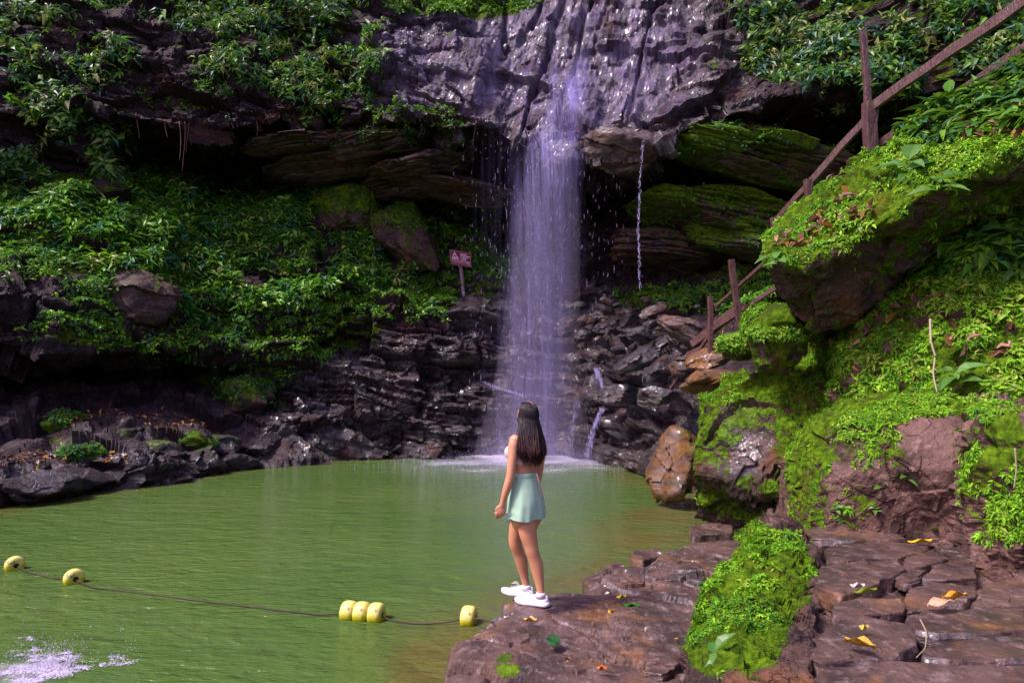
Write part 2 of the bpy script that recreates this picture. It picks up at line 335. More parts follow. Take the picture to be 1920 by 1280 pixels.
shore = np.array([(-200,1000),(0,955),(170,925),(300,905),(450,882),(560,868),(740,858),(930,854),(1110,864),(1210,905),(1290,938),(1290,975),(1190,1010),(1090,1085),(1000,1110),(930,1140),(856,1200),(870,1290),(900,1500)])
sw = G(shore[:, 0], shore[:, 1], 0.0)[:, :2]
def segdist(pts, poly, closed=False):
    d = np.full(pts.shape[:-1], 1e9); n = len(poly)
    for i in range(n if closed else n - 1):
        A_, B_ = poly[i], poly[(i + 1) % n]; ab = B_ - A_
        tt = np.clip(((pts - A_) @ ab) / (ab @ ab + 1e-9), 0, 1); q = A_ + tt[..., None] * ab
        d = np.minimum(d, np.linalg.norm(pts - q, axis=-1))
    return d
ds = segdist(pp[..., :2], sw)
shal = 0.62 * np.exp(-(ds / 0.45) ** 1.3) * (1 - 0.5 * sst(gy, 15, 18))
shal = np.maximum(shal, blobs(wpx, wpy, [(800,1260,75,70,.62),(1260,985,120,40,.55),(1180,1010,90,50,.4)]) * (gy > 1)) * (0.8 + .4 * fbm(pp * 1.3, 3, 3))
foam = blobs(wpx, wpy, [(1000,856,120,14,.95),(960,864,210,24,.6),(1090,864,130,20,.6)]) * (gy > 8)
foam = foam * np.clip(.9 + .4 * fbm(pp * 1.1, 8, 4), 0, 1.2)
foam = np.maximum(foam, blobs(wpx, wpy, [(40,1262,70,22,.62),(110,1236,50,16,.5)]) * (gy > 1))
setting(mesh('water', pp.reshape(-1, 3), gridF(*gx.shape), M['water'], smooth=True, attrs={'shallow': shal, 'foam': foam}))
# ================================================================ THE RIGHT BANK
def reliefrock(name, curves, nu, rows, mat, mossL, wetL=[], amp=0.05, size=0.5, label=None, cat=None, smooth=3, fac=1.0, mossbase=0.0, group=None, kind=None, nz=(-0.2, 0.4), seed=0, strat=None, key=None):
    g = loft(curves, nu, rows, key, smooth); n = gnormal(g)
    d = facets(g, size, amp * fac, 20 + seed, (1, 1, .8)) + facets(g, size * 0.35, amp * 0.35 * fac, 30 + seed) + amp * 0.9 * fbm(g / size * 0.8, 50 + seed, 3) + amp * 0.16 * fbm(g / size * 6, 60 + seed, 4)
    if strat: d = d + strata(g, g[..., 2] + strat[3] * g[..., 0] + 0.06 * fbm(g, 70 + seed, 2), strat[0], strat[1], strat[2], strat[2] * 0.4, 80 + seed)
    px, py = proj(g); ml = np.clip(blobs(px, py, mossL), 0, 1)
    d = d + ml * (.035 * fbm(g * 5.5, 95 + seed, 3) + .016 * fbm(g * 15, 97 + seed, 3)); g = g + n * d[..., None]; n = gnormal(g); px, py = proj(g)
    m = mossbase + blobs(px, py, mossL); m = m * (0.45 + 0.55 * sst(n[..., 2], *nz)) + 0.25 * fbm(g * 1.6, 90 + seed, 3) - 0.1
    w = blobs(px, py, wetL) if wetL else 0 * px
    o = mesh(name, g.reshape(-1, 3), gridF(*g.shape[:2]), mat, attrs={'moss': m, 'wet': w})
    if kind: o['kind'] = kind
    if label:
        origin(o, (float(g[..., 0].mean()), float(g[..., 1].mean()), float(g[..., 2].min()))); tag(o, label, cat, group)
    return dict(P=g, N=n, px=px, py=py, moss=m, o=o)

HILL = reliefrock('hillside', [
 [(1440,1010,12),(1520,990,10.5),(1600,990,8.6),(1750,990,7.0),(1920,1000,6.4),(2400,1050,5.6)],
 [(1440,860,12),(1520,850,10.3),(1600,800,8.4),(1750,790,7.0),(1920,790,6.4),(2400,830,5.4)],
 [(1440,725,12),(1520,725,9.8),(1600,738,7.7),(1750,735,6.9),(1920,733,6.5),(2400,725,5.6)],
 [(1440,690,12),(1520,672,9.8),(1600,650,8.0),(1750,610,7.3),(1920,580,7.0),(2400,540,6.2)],
 [(1450,650,12),(1520,630,10),(1600,595,8.5),(1720,500,8.0),(1820,455,7.7),(1920,430,7.4),(2400,380,6.8)],
 [(1470,600,10.8),(1560,560,10),(1660,480,9.2),(1740,400,8.7),(1830,330,8.4),(1920,270,8.1),(2400,180,7.2)],
 [(1560,520,11.4),(1640,440,10.6),(1720,350,9.9),(1800,280,9.4),(1860,230,9.2),(1940,150,8.8),(2400,-80,7.8)],
 [(1600,600,13.5),(1680,560,12.8),(1760,460,12),(1820,400,11.5),(1880,330,11),(1960,250,10.6),(2400,100,9.5)],
 ], 230, [30, 30, 30, 40, 45, 40, 24], M['clay'], [(1700,600,500,400,1.15)], amp=0.07, size=0.55, kind='structure', seed=1, smooth=4)

BIG = reliefrock('boulder', [
 [(1520,640,10.5),(1570,640,10.2),(1630,600,9.9),(1700,540,9.6),(1780,500,9.4),(2250,330,8.6)],
 [(1478,600,8.5),(1528,622,8.1),(1590,600,8.0),(1655,548,7.9),(1740,480,7.8),(2250,250,7.2)],
 [(1452,548,8.0),(1528,545,7.6),(1600,515,7.45),(1685,455,7.35),(1760,415,7.2),(2250,190,6.6)],
 [(1428,500,7.8),(1518,500,7.25),(1600,468,7.1),(1690,410,6.95),(1770,365,6.9),(2250,110,6.2)],
 [(1424,468,7.95),(1520,478,7.2),(1605,445,7.05),(1695,385,6.9),(1775,345,6.85),(2250,85,6.2)],
 [(1432,445,8.4),(1540,402,7.9),(1655,340,7.6),(1780,275,7.4),(1900,210,7.2),(2250,10,6.6)],
 [(1447,428,9.0),(1540,352,8.8),(1640,287,8.5),(1780,195,8.2),(1920,112,7.8),(2250,-90,7.0)],
 [(1480,520,10.6),(1560,450,10.5),(1660,390,10.3),(1800,300,10),(1940,220,9.6),(2250,20,8.6)],
 ], 210, [22, 26, 26, 12, 22, 40, 26], M['boulder'], [(1700,330,420,150,1.5),(2120,130,220,180,1.4),(1440,470,60,60,1.0),(1600,540,230,120,.95)], amp=0.06, size=0.6,
 label='huge overhanging boulder with a sloping top of moss and dead leaves, under the wooden fence', cat='boulder', seed=2, nz=(-0.3, 0.3))

ROCKB = reliefrock('boulder', [
 [(1290,1010,11.2),(1350,1015,10.7),(1430,1020,10.2),(1510,1000,9.4),(1640,960,8.6)],
 [(1298,965,10.6),(1350,975,10.1),(1430,985,9.7),(1505,970,9.1),(1640,930,8.4)],
 [(1303,905,10.4),(1350,918,10.1),(1430,950,9.7),(1505,935,9.1),(1640,900,8.3)],
 [(1305,882,9.8),(1350,898,9.4),(1425,932,9.0),(1505,915,8.7),(1640,880,8.0)],
 [(1306,860,9.8),(1370,868,9.3),(1425,860,9.0),(1505,860,8.7),(1640,840,8.0)],
 [(1310,800,10.0),(1380,790,9.5),(1450,780,9.2),(1530,780,8.9),(1640,770,8.2)],
 [(1312,748,10.3),(1380,718,10.0),(1450,702,9.7),(1520,690,9.3),(1640,680,8.6)],
 [(1330,732,10.9),(1400,688,10.9),(1480,655,10.4),(1560,635,9.9),(1680,610,9.2)],
 [(1380,800,12.3),(1440,780,12.2),(1500,760,12),(1600,740,11.5),(1720,700,11)],
 ], 170, [14, 20, 10, 8, 22, 24, 26, 20], M['boulder'], [(1350,760,70,90,.95),(1450,700,160,60,1.1),(1400,935,120,45,1.0),(1330,870,45,80,.75),(1490,820,45,130,.8),(1560,720,110,90,1.0),(1440,760,100,60,.7)],
 [(1390,830,60,70,1)], amp=0.09, size=0.7, label='large wet brown boulder with green moss streaks at the right edge of the pool', cat='boulder', seed=3, fac=1.0)

WALL = reliefrock('boulder', [
 [(1440,1020,9.0),(1478,1025,7.3),(1560,1020,6.55),(1700,1020,6.3),(1810,1030,6.0),(1880,1040,6.1)],
 [(1450,960,9.0),(1482,980,7.3),(1560,985,6.55),(1700,985,6.3),(1810,990,6.0),(1880,1000,6.1)],
 [(1460,900,9.0),(1494,880,7.3),(1560,880,6.62),(1700,880,6.2),(1800,880,5.9),(1880,900,6.1)],
 [(1490,840,9.0),(1518,810,7.35),(1590,795,6.7),(1700,790,6.35),(1810,790,6.1),(1880,800,6.3)],
 [(1520,800,9.0),(1550,775,7.5),(1610,752,7.0),(1700,745,6.75),(1820,742,6.5),(1880,742,6.6)],
 [(1540,790,9.2),(1590,748,8.2),(1640,738,7.6),(1720,734,7.4),(1840,732,7.2),(1880,733,7.1)],
 ], 190, [12, 46, 36, 24, 16], M['clay'], [(1515,880,42,150,1.3),(1600,760,120,45,1.15),(1600,940,70,50,.72),(1640,850,60,60,.6),(1760,755,110,26,1.0),(1590,830,40,50,.7)],
 [], amp=0.06, size=0.6, label='block of reddish rock wall with a vertical orange-green moss strip on its left corner', cat='rock', seed=4, fac=0.55, mossbase=0.12)

BLOCKX = reliefrock('boulder', [
 [(1786,1010,6.6),(1806,1060,5.7),(1850,1085,5.3),(1920,1110,4.9),(2200,1200,4.0),(3300,1300,3.4)],
 [(1784,930,6.6),(1803,960,5.6),(1850,980,5.2),(1920,1010,4.85),(2200,1080,3.9),(3300,1100,3.3)],
 [(1786,840,6.6),(1806,850,5.6),(1850,860,5.25),(1920,870,4.9),(2200,900,4.0),(3300,850,3.4)],
 [(1790,800,6.7),(1812,796,5.75),(1860,792,5.4),(1920,795,5.1),(2200,790,4.2),(3300,690,3.6)],
 [(1795,770,7.2),(1825,762,6.4),(1870,760,6.1),(1930,758,5.7),(2200,745,5.0),(3300,640,4.3)],
 [(1800,745,8.0),(1835,742,7.2),(1880,740,7),(1940,738,6.6),(2200,725,6.0),(3300,600,5.3)],
 ], 300, [34, 34, 16, 16, 12], M['clay'], [(2250,900,90,200,1.0),(2700,950,200,300,.9),(1870,900,80,130,1.15),(1860,775,60,26,.7)], amp=0.06, size=0.4,
 label='dark red rock block hung with bright green ferns at the right edge', cat='rock', seed=5, mossbase=0.0)

RIDGE = reliefrock('boulder', [
 [(1398,1010,8.0),(1375,1090,6.1),(1322,1170,5.0),(1291,1245,4.3),(1286,1380,3.5),(1280,1590,2.9)],
 [(1402,990,7.6),(1380,1062,5.95),(1328,1140,4.9),(1296,1200,4.3),(1293,1330,3.55),(1290,1510,2.9)],
 [(1415,975,7.2),(1394,1030,5.75),(1348,1110,4.75),(1318,1160,4.2),(1318,1280,3.5),(1315,1430,2.9)],
 [(1445,966,6.9),(1432,1006,5.6),(1402,1078,4.75),(1376,1128,4.15),(1380,1235,3.45),(1385,1375,2.9)],
 [(1475,968,6.8),(1480,1010,5.55),(1470,1080,4.7),(1455,1130,4.1),(1455,1240,3.42),(1455,1380,2.88)],
 [(1502,980,6.7),(1528,1035,5.5),(1525,1098,4.7),(1520,1150,4.1),(1520,1250,3.4),(1520,1390,2.86)],
 [(1522,1010,6.7),(1552,1080,5.5),(1552,1145,4.65),(1548,1215,4.1),(1540,1340,3.4),(1535,1520,2.85)],
 ], 230, [18, 18, 20, 16, 18, 14], M['boulder'], [(1400,1130,90,150,1.2),(1340,1190,60,80,1.25),(1460,1080,70,90,.9),(1400,1010,30,60,.8)],
 [], amp=0.05, size=0.32, label='long mossy rock ridge running down between the stone path and the lower rock ledge', cat='rock', seed=6, nz=(-0.5, 0.3))

# ---- the lower ledge the woman stands on (one mass of bedrock)
top = np.array([(858,1200),(872,1185),(905,1163),(940,1140),(950,1124),(1000,1108),(1060,1100),(1110,1103),(1090,1083),(1130,1062),(1185,1050),(1215,1036),(1262,1018),(1300,1004),(1345,1006),(1395,992),(1500,1040),(1480,1290),(1470,1600),(868,1600),(880,1320),(862,1240)])
pol = G(top[:, 0], top[:, 1], 0.36)[:, :2]
def inside(pts, poly):
    r = np.zeros(pts.shape[:-1], bool); n = len(poly)
    for i in range(n):
        a, b = poly[i], poly[(i + 1) % n]
        c = (a[1] > pts[..., 1]) != (b[1] > pts[..., 1])
        xi = (b[0] - a[0]) * (pts[..., 1] - a[1]) / (b[1] - a[1] + 1e-12) + a[0]
        r ^= c & (pts[..., 0] < xi)
    return r
gx, gy = np.meshgrid(np.arange(-0.95, 3.6, 0.016), np.arange(2.3, 10.6, 0.018))
pp = np.stack([gx, gy, 0 * gx], -1)
wob = pp[..., :2] + 0.09 * np.stack([fbm(pp * 3, 11, 3), fbm(pp * 3, 12, 3)], -1)
sd_ = segdist(wob, pol, True) * np.where(inside(wob, pol), 1, -1)
zt = 0.36 - 0.05 * sst(gy, 5.8, 8.5) - 0.12 * sst(gy, 7.4, 9.5)
sl = pp.copy(); sl[..., 0] = gx + 0.25 * gy; sl[..., 2] = 0.0
f1, f2, cp, hh = worley(np.stack([sl[..., 0] * 1.25 + .15 * fbm(pp * 2.4, 15, 3), sl[..., 1] * 1.7 + .15 * fbm(pp * 2.4, 16, 3), 0 * gx + 0.5], -1), 41)
g1, g2, cp2, hh2 = worley(np.stack([sl[..., 0] * 3.2 + .2 * fbm(pp * 4, 17, 3), sl[..., 1] * 4.2 + .2 * fbm(pp * 4, 18, 3), 0 * gx + 0.5], -1), 51)
zt += (hh - .5) * 0.10 - 0.02 * np.exp(-((f2 - f1) / 0.03) ** 2) + (hh2 - .5) * 0.03 - 0.004 * np.exp(-((g2 - g1) / 0.05) ** 2)
zt += 0.018 * fbm(pp * 2.5, 21, 3) + 0.006 * fbm(pp * 11, 22, 4)
stand = np.exp(-(((gx - .17) / .34) ** 2 + ((gy - 5.42) / .25) ** 2) ** 1.5); zt = zt * (1 - stand) + stand * (0.385 + 0.006 * fbm(pp * 9, 25, 3))
rim = np.clip(sd_ / 0.20, 0, 1); zt = zt - 0.13 * (1 - np.sqrt(1 - (1 - rim) ** 2 + 1e-9)) 
step_ = np.floor((-sd_) / 0.10 + 0.6 * fbm(pp * 3, 27, 2))
zt = np.where(sd_ < 0, np.maximum(zt - 0.16 - np.clip(-sd_, 0, 9) * 2.6, -0.5), zt)
ap = np.stack([gx + np.where(sd_ < 0.05, .03 * fbm(pp * 6, 28, 3), 0), gy, zt], -1)
an = gnormal(ap); apx, apy = proj(ap)
keep = (sd_ > -0.5)
Fq = gridF(*gx.shape); kq = keep.ravel()[Fq].all(1)
lm = blobs(apx, apy, [(950,1250,30,30,.7),(1280,1010,60,20,.3)]) + 0.15 * fbm(pp * 2, 29, 3) - 0.15
lw = 0.35 + 0.65 * sst(fbm(pp * 1.2, 33, 3), -0.1, 0.4)
setting(mesh('ground', ap.reshape(-1, 3), Fq[kq], M['slab'], attrs={'moss': lm, 'wet': lw}))
LEDGE = dict(P=ap, N=an, px=apx, py=apy)
def ledge_z(x, y):
    j = int(np.clip(round((x - gx[0, 0]) / 0.016), 0, gx.shape[1] - 1)); i = int(np.clip(round((y - gy[0, 0]) / 0.018), 0, gx.shape[0] - 1)); return float(zt[i, j])

# ---- the upper path: a bed of rubble and earth under its stones
gx2, gy2 = np.meshgrid(np.arange(1.2, 6.0, 0.02), np.arange(2.2, 7.4, 0.022)); pp2 = np.stack([gx2, gy2, 0 * gx2], -1)
h1, h2, _, hb = worley(np.stack([gx2 * 3.0 + .3 * gy2, gy2 * 4.0, 0 * gx2 + .5], -1), 71)
z2 = 0.625 + 0.03 * fbm(pp2 * 1.6, 72, 3) + (hb - .5) * 0.03 - 0.006 * np.exp(-((h2 - h1) / .06) ** 2) + 0.008 * fbm(pp2 * 12, 73, 4) + 0.03 * (gy2 - 4) * 0.3
pth = np.stack([gx2, gy2, z2], -1)
F2 = gridF(*gx2.shape); F2 = F2[(gx2 > 1.16 + (gy2 - 3.45) * .432).ravel()[F2].all(1)]
setting(mesh('path', pth.reshape(-1, 3), F2, M['slab'], attrs={'moss': 0.10 + .2 * fbm(pp2, 75, 3), 'wet': 0.9 + 0 * gx2}))

# ---- single flat stones, each with its own broken outline
def flatstone(name, zpts, z, thick, label, mat='slab', group=None, seed=0, off=(1280, 850), sc=2.977, tilt=(0, 0), moss=0.05, wet=0.5, cat='stone'):
    q = np.array(zpts, float) / sc + np.array(off); w = G(q[:, 0], q[:, 1], z)[:, :2]
    c = w.mean(0); w = w - c
    ang = np.unwrap(np.arctan2(w[:, 1], w[:, 0]))
    if ang[-1] < ang[0]: w = w[::-1]
    n = 120; ed = np.concatenate([w, w[:1]]); s = np.concatenate([[0], np.cumsum(np.linalg.norm(np.diff(ed, axis=0), axis=1))]); tt = np.linspace(0, s[-1], n, endpoint=False)
    b = np.stack([np.interp(tt, s, ed[:, k]) for k in (0, 1)], -1)
    for _ in range(2): b = (np.roll(b, 1, 0) + 2 * b + np.roll(b, -1, 0)) / 4
    b3 = np.concatenate([b, np.zeros((n, 1))], 1); b += 0.016 * np.stack([fbm(b3 * 7, 5 + seed, 3), fbm(b3 * 7, 6 + seed, 3)], -1)
    prof = [(1.02, -thick), (1.03, -thick * .6), (1.01, -thick * .25), (1.0, -0.012), (0.985, -0.003), (0.96, 0.0)] + [(r, 0.0) for r in np.linspace(0.9, 0.06, 13)]
    V = []
    for r, h in prof: V.append(np.concatenate([b * r, np.full((n, 1), h)], 1))
    V = np.stack(V); px3 = V + np.array([c[0], c[1], seed * 3.1])
    amt = np.array([1.0] * 4 + [.8] + [1.0] * 14)[:, None]
    V[..., 2] += amt * (0.007 * fbm(px3 * 2.6, 9, 3) + facets(px3, 0.30, 0.008, 14 + seed) + 0.0028 * fbm(px3 * 16, 19, 4)) + V[..., 0] * tilt[0] + V[..., 1] * tilt[1]
    V[:3, :, :2] += 0.012 * np.stack([fbm(px3[:3] * 8, 23, 3), fbm(px3[:3] * 8, 24, 3)], -1)
    F_ = gridF(V.shape[0], n, True); k = (V.shape[0] - 1) * n
    cap = np.arange(k, k + n)[None]
    o = mesh(name, V.reshape(-1, 3), [F_, cap], M[mat], attrs={'moss': np.full(V.shape[:2], moss) + .2 * fbm(px3 * 2, 3, 2), 'wet': np.full(V.shape[:2], wet)})
    o.location = (c[0], c[1], z); tag(o, label, cat, group)
    return o
PST = [
 ([(690,425),(760,402),(880,405),(1080,415),(1190,425),(1260,470),(1180,482),(900,488),(720,472)], .73, .10, 'purple grey stone at the head of the path, against the foot of the red wall'),
 ([(800,535),(880,498),(1000,490),(1380,503),(1350,545),(1190,582),(1000,586),(850,617),(798,592)], .725, .10, 'broad smooth grey slab with a long dark crack along its lower edge'),
 ([(712,668),(800,625),(1000,592),(1200,592),(1250,650),(1160,690),(1060,740),(960,770),(880,800),(760,745)], .735, .12, 'pale grainy slab overhanging the fern covered ridge, second step of the path'),
 ([(1225,585),(1390,533),(1500,585),(1420,618),(1260,650)], .725, .08, 'brown slab wedged right of the pale grainy slab'),
 ([(1190,690),(1290,655),(1370,662),(1310,700),(1225,712)], .74, .06, 'small thin slab lying at the right corner of the pale grainy slab'),
 ([(1400,512),(1550,500),(1700,575),(1650,598),(1510,578)], .72, .08, 'brown slab beside the foot of the fern hung block'),
 ([(820,870),(870,820),(1000,795),(1240,812),(1235,880),(1010,905),(860,930)], .735, .12, 'rounded purple stone below the thin yellow green leaf'),
 ([(708,1040),(850,942),(1030,912),(1270,950),(1310,1060),(1200,1135),(1000,1145),(800,1165),(700,1120)], .735, .13, 'big rounded purple stone carrying a curled yellow leaf'),
 ([(1250,905),(1400,872),(1610,858),(1890,866),(1960,980),(1620,1010),(1400,1010),(1290,985)], .72, .10, 'orange stained slab in front of the torn brown leaf'),
 ([(1270,755),(1420,712),(1650,742),(1580,845),(1250,880),(1240,800)], .715, .09, 'wet brown slab under the torn brown leaf'),
 ([(1670,745),(1780,700),(1960,720),(1970,850),(1610,848)], .725, .10, 'dark slab with a shiny wet lip at the right edge of the frame'),
 ([(1390,1065),(1500,1030),(1960,1018),(1990,1150),(1560,1168),(1330,1128)], .715, .10, 'brown slab with a bluish wet hollow near the bottom right corner'),
 ([(600,1310),(800,1190),(1200,1140),(1560,1182),(1980,1172),(2000,1400),(560,1420)], .72, .12, 'long brown slab along the bottom edge of the path'),
 ([(1490,602),(1640,615),(1635,690),(1480,708),(1330,690),(1420,625)], .73, .08, 'square brown slab in the middle of the path, right of the small thin slab'),
]
for k, (a, z, th, lab) in enumerate(PST): flatstone('path_stone', a, z, th, lab, group='stones of the path', seed=k + 1, wet=0.55 if k not in (8, 9, 11) else 1.0)
LST = [
 ([(1338,700),(1420,672),(1690,655),(1735,685),(1600,700),(1430,722),(1380,742)], .30, .16, 'long dark blade of stone reaching over the water', (640, 850)),
 ([(1415,668),(1500,618),(1560,598),(1585,640),(1450,672)], .27, .12, 'pale pinkish stone behind the long dark blade', (640, 850)),
 ([(1612,575),(1640,537),(1780,530),(1795,572),(1680,595)], .20, .14, 'flat purple stone lying at the edge of the water', (640, 850)),
 ([(1790,560),(1850,533),(1875,548),(1868,592),(1800,592)], .24, .12, 'small orange brown stone right of the flat purple stone', (640, 850)),
 ([(1560,705),(1600,692),(1705,690),(1690,722),(1570,732)], .36, .08, 'small square dark stone on the ledge behind the green leaf', (640, 850)),
 ([(1690,680),(1760,640),(1905,625),(1960,660),(1900,690),(1760,695)], .37, .08, 'flat dark stone in the middle of the lower ledge', (640, 850)),
 ([(40,505),(250,478),(350,500),(300,590),(150,560)], .40, .10, 'orange brown stone lying against the moss ridge', (1280, 850)),
 ([(0,520),(60,530),(150,590),(260,620),(220,690),(90,650),(-10,600)], .38, .10, 'grey wedge of stone in front of the orange brown stone', (1280, 850)),
 ([(40,405),(160,385),(270,395),(285,440),(60,462)], .25, .14, 'wet dark stone at the foot of the large wet boulder', (1280, 850)),
 ([(1050,1195),(1130,1160),(1240,1180),(1270,1225),(1130,1255)], .385, .06, 'angular flake of stone low on the ledge', (640, 850)),
 ([(1720,1170),(1850,1150),(1900,1170),(1800,1240),(1690,1220)], .385, .06, 'dark triangular flake beside the moss ridge', (640, 850)),
]
for k, (a, z, th, lab, of) in enumerate(LST): flatstone('flat_stone', a, z, th, lab, group='loose stones of the lower ledge', seed=k + 40, off=of, wet=0.7)

# ---- angular boulders
from mathutils.geometry import convex_hull_2d
_bm_cache = {}
import bmesh
def ico(sub):
    if sub not in _bm_cache:
        b = bmesh.new(); bmesh.ops.create_icosphere(b, subdivisions=sub, radius=1.0)
        b.verts.ensure_lookup_table()
        _bm_cache[sub] = (np.array([v.co for v in b.verts]), np.array([[v.index for v in f.verts] for f in b.faces])); b.free()
    return _bm_cache[sub]
def rockshape(size, seed, planes=13, sub=5, blunt=0.06, rough=0.03):
    r = np.random.default_rng(seed); V, Fx = ico(sub); n = r.normal(size=(planes, 3)); n /= np.linalg.norm(n, axis=1, keepdims=True)
    d = r.uniform(0.62, 1.0, planes); c = V @ n.T
    q = np.where(c > 0.02, d / np.maximum(c, 0.02), 9.0); q = np.minimum(q, 1.35)
    rad = -np.log(np.exp(-q / blunt).sum(1)) * blunt
    X = V * rad[:, None]; X = X + V * (facets(X + seed, 0.7, 0.10, seed % 97) + rough * fbm(X * 3 + seed, seed % 89, 4))[:, None]
    return X * np.array(size), Fx
def boulder(px, py, d, wpx, hpx, dep, label, mat='boulder', moss=0.2, wet=0.3, seed=0, rot=0, tilt=0, sub=5, group=None, name='boulder', cat='boulder', planes=13, sink=0.0, blunt=0.06, lay=0.0):
    """centre of the visible face at a pixel, width and height in picture pixels at that distance"""
    c = P(np.array(px), np.array(py), d); k = d / F
    X, Fx = rockshape((wpx * k / 2 * 1.12, dep / 2, hpx * k / 2 * 1.12), seed, planes, sub, blunt)
    if lay:
        nrm = X / (np.linalg.norm(X, axis=1, keepdims=True) + 1e-9); nrm[:, 2] *= .15
        X = X + nrm * strata(X, X[:, 2] + .05 * fbm(X, 7, 2), .17, .9, lay, lay * .35, seed)[:, None]
    a = R(tilt); X = X @ np.array([[math.cos(a), 0, -math.sin(a)], [0, 1, 0], [math.sin(a), 0, math.cos(a)]]).T
    a = R(rot); X = X @ np.array([[math.cos(a), -math.sin(a), 0], [math.sin(a), math.cos(a), 0], [0, 0, 1]]).T
    n = X / np.linalg.norm(X, axis=1, keepdims=True)
    mm = moss * (0.5 + 0.6 * sst(n[:, 2], -0.3, 0.5)) + .2 * fbm(X * 1.5 + seed, 4, 3)
    b = X[:, 2].min()
    o = mesh(name, X - np.array([0, 0, b]), Fx, M[mat], attrs={'moss': mm, 'wet': np.full(len(X), wet)})
    o.location = (c[0], c[1] + dep * 0.2, c[2] + b - sink); tag(o, label, cat, group)
    BOUL.append((X + np.array([c[0], c[1] + dep * 0.2, c[2] - sink]), n, Fx, moss)); return o
BOUL = []
# beneath the overhanging boulder
boulder(1462,625,8.7,110,150,1.0,'round boulder thickly grown with bright moss, below the tip of the overhanging boulder','boulder',1.3,0,3,blunt=0.14)
boulder(1392,650,9.6,75,60,.7,'dark mossy boulder left of the bright moss covered round boulder','boulder',.85,.2,4)
boulder(1268,872,11.7,84,112,1.1,'orange and ochre stained stone standing at the right shore','ochre',0.3,.8,6,tilt=-10,planes=10,blunt=.05)
boulder(1340,712,11.2,95,42,1.0,'flat orange brown rock lying behind the large wet boulder','ochre',.1,.7,8,tilt=12)
boulder(1335,672,12.0,70,40,.8,'flat wet rock with rusty leaves on top, beside the fence foot','ochre',.15,.6,9,tilt=18)
boulder(1300,628,14.5,100,46,1.1,'long tilted brown block in the middle of the rock fall','boulder',.0,.5,10,tilt=-28)
boulder(1262,695,14.0,95,52,1.0,'wet purple slab leaning against the rock fall','bank',.0,1,12,tilt=35)
boulder(1205,672,15.6,85,36,1.0,'dark wet block at the left end of the rock fall','bank',.0,1,13,tilt=20)
boulder(1118,730,17.6,62,66,1.0,'rounded wet rock with a rivulet running over it','bank',0,1,14,blunt=.12)
boulder(1165,742,16.4,95,36,1.0,'low wet rock right of the rivulet','bank',0,1,15)
boulder(1285,690,12.9,50,40,.6,'small brown block under the tilted fence rail','boulder',0,.5,16)
boulder(1235,742,13.6,75,36,.8,'blunt dark rock above the brown wet wall','bank',0,1,17)
r_ = np.random.default_rng(21)
for k in range(40):
    u = r_.uniform(1060, 1330); v = 560 + 0.35 * abs(u - 1200) * 0.3 + r_.uniform(0, 120) * (0.5 if u < 1150 else 1); d = 21.5 - (v - 560) * 0.048 - (u - 1060) * 0.006
    s = r_.uniform(8, 24)
    boulder(u, v, d, s * r_.uniform(1.3, 2.4), s * .8, s * d / F * 1.2, 'small broken stone among the rubble at the foot of the overhang', 'boulder' if r_.random() < .3 else 'bank', 0.12, .6, 100 + k, rot=r_.uniform(0, 180), tilt=r_.uniform(-40, 40), sub=4, group='rubble stones below the overhang', name='rubble_stone', cat='stone', planes=8, blunt=.025)
# left shore
LB = [(35,915,12.0,120,75,1.5,'dark wet rock at the left edge of the shore',0.0),(110,905,12.8,120,65,1.3,'dark rounded rock, second from the left along the shore',0.05),(228,890,13.9,95,50,1.1,'blue grey wet rock with a smooth shining face on the left shore',0),
 (165,845,14.4,140,45,1.2,'long mossy rock above the dark shore rocks',.75),(130,800,15.4,95,60,1.0,'green mossed boulder on the left bank below the dark hollow',.85),(30,800,15.2,70,70,1.0,'black boulder at the left edge below the dark hollow',0),
 (75,790,15.8,40,46,.7,'blue grey boulder behind the green mossed boulder',.0),(300,875,14.9,100,60,1.2,'low wet rock in the middle of the left shore',.1),(285,848,15.2,80,40,.9,'lilac topped rock with a moss cap on the left shore',.35),
 (370,872,15.8,70,60,1.0,'square dark rock at the bend of the left shore',.15),(365,825,16.2,60,35,.8,'moss capped rock beside the litter slope',.7),(415,835,16.8,55,45,.8,'dark rounded rock right of the moss capped rock',.3),(430,870,16.6,80,40,1.0,'low dark rock running into the layered cliff',.0),
 (495,845,17.8,80,50,1.0,'wet block at the foot of the layered cliff',.05),(210,820,15.0,90,50,1.0,'brown rock with dead leaves on it, left bank',.2)]
for k, (u, v, d, w, h, dep, lab, ms) in enumerate(LB): boulder(u, v, d, w, h, dep, lab, 'bank', ms + .12, .6, 200 + k, rot=20 * k, sub=5, sink=.05)
# on the ledges of the gorge wall
boulder(238,555,16.8,120,90,1.6,'brown block of rock on the left ledge above the dark hollow','boulder',.35,.1,301)
boulder(655,405,22.6,120,130,2.0,'mossy boulder standing on the planted ledge','boulder',.8,0,302,blunt=.1)
boulder(762,430,22.4,95,150,1.8,'tilted ochre and green slab leaning at the mouth of the recess','boulder',.55,0,303,tilt=24,blunt=.04)
boulder(455,750,18.6,110,90,1.4,'broken mossy block at the right end of the dark hollow','boulder',.6,.2,304,tilt=20)
boulder(880,590,21.4,110,60,1.2,'dark angular block on the ledge below the warning sign','bank',.1,.5,305,tilt=12)
boulder(1165,275,18.6,160,70,2.0,'rust brown rock bulging under the lip beside the fall','boulder',0,.6,306,tilt=-6,blunt=.1)

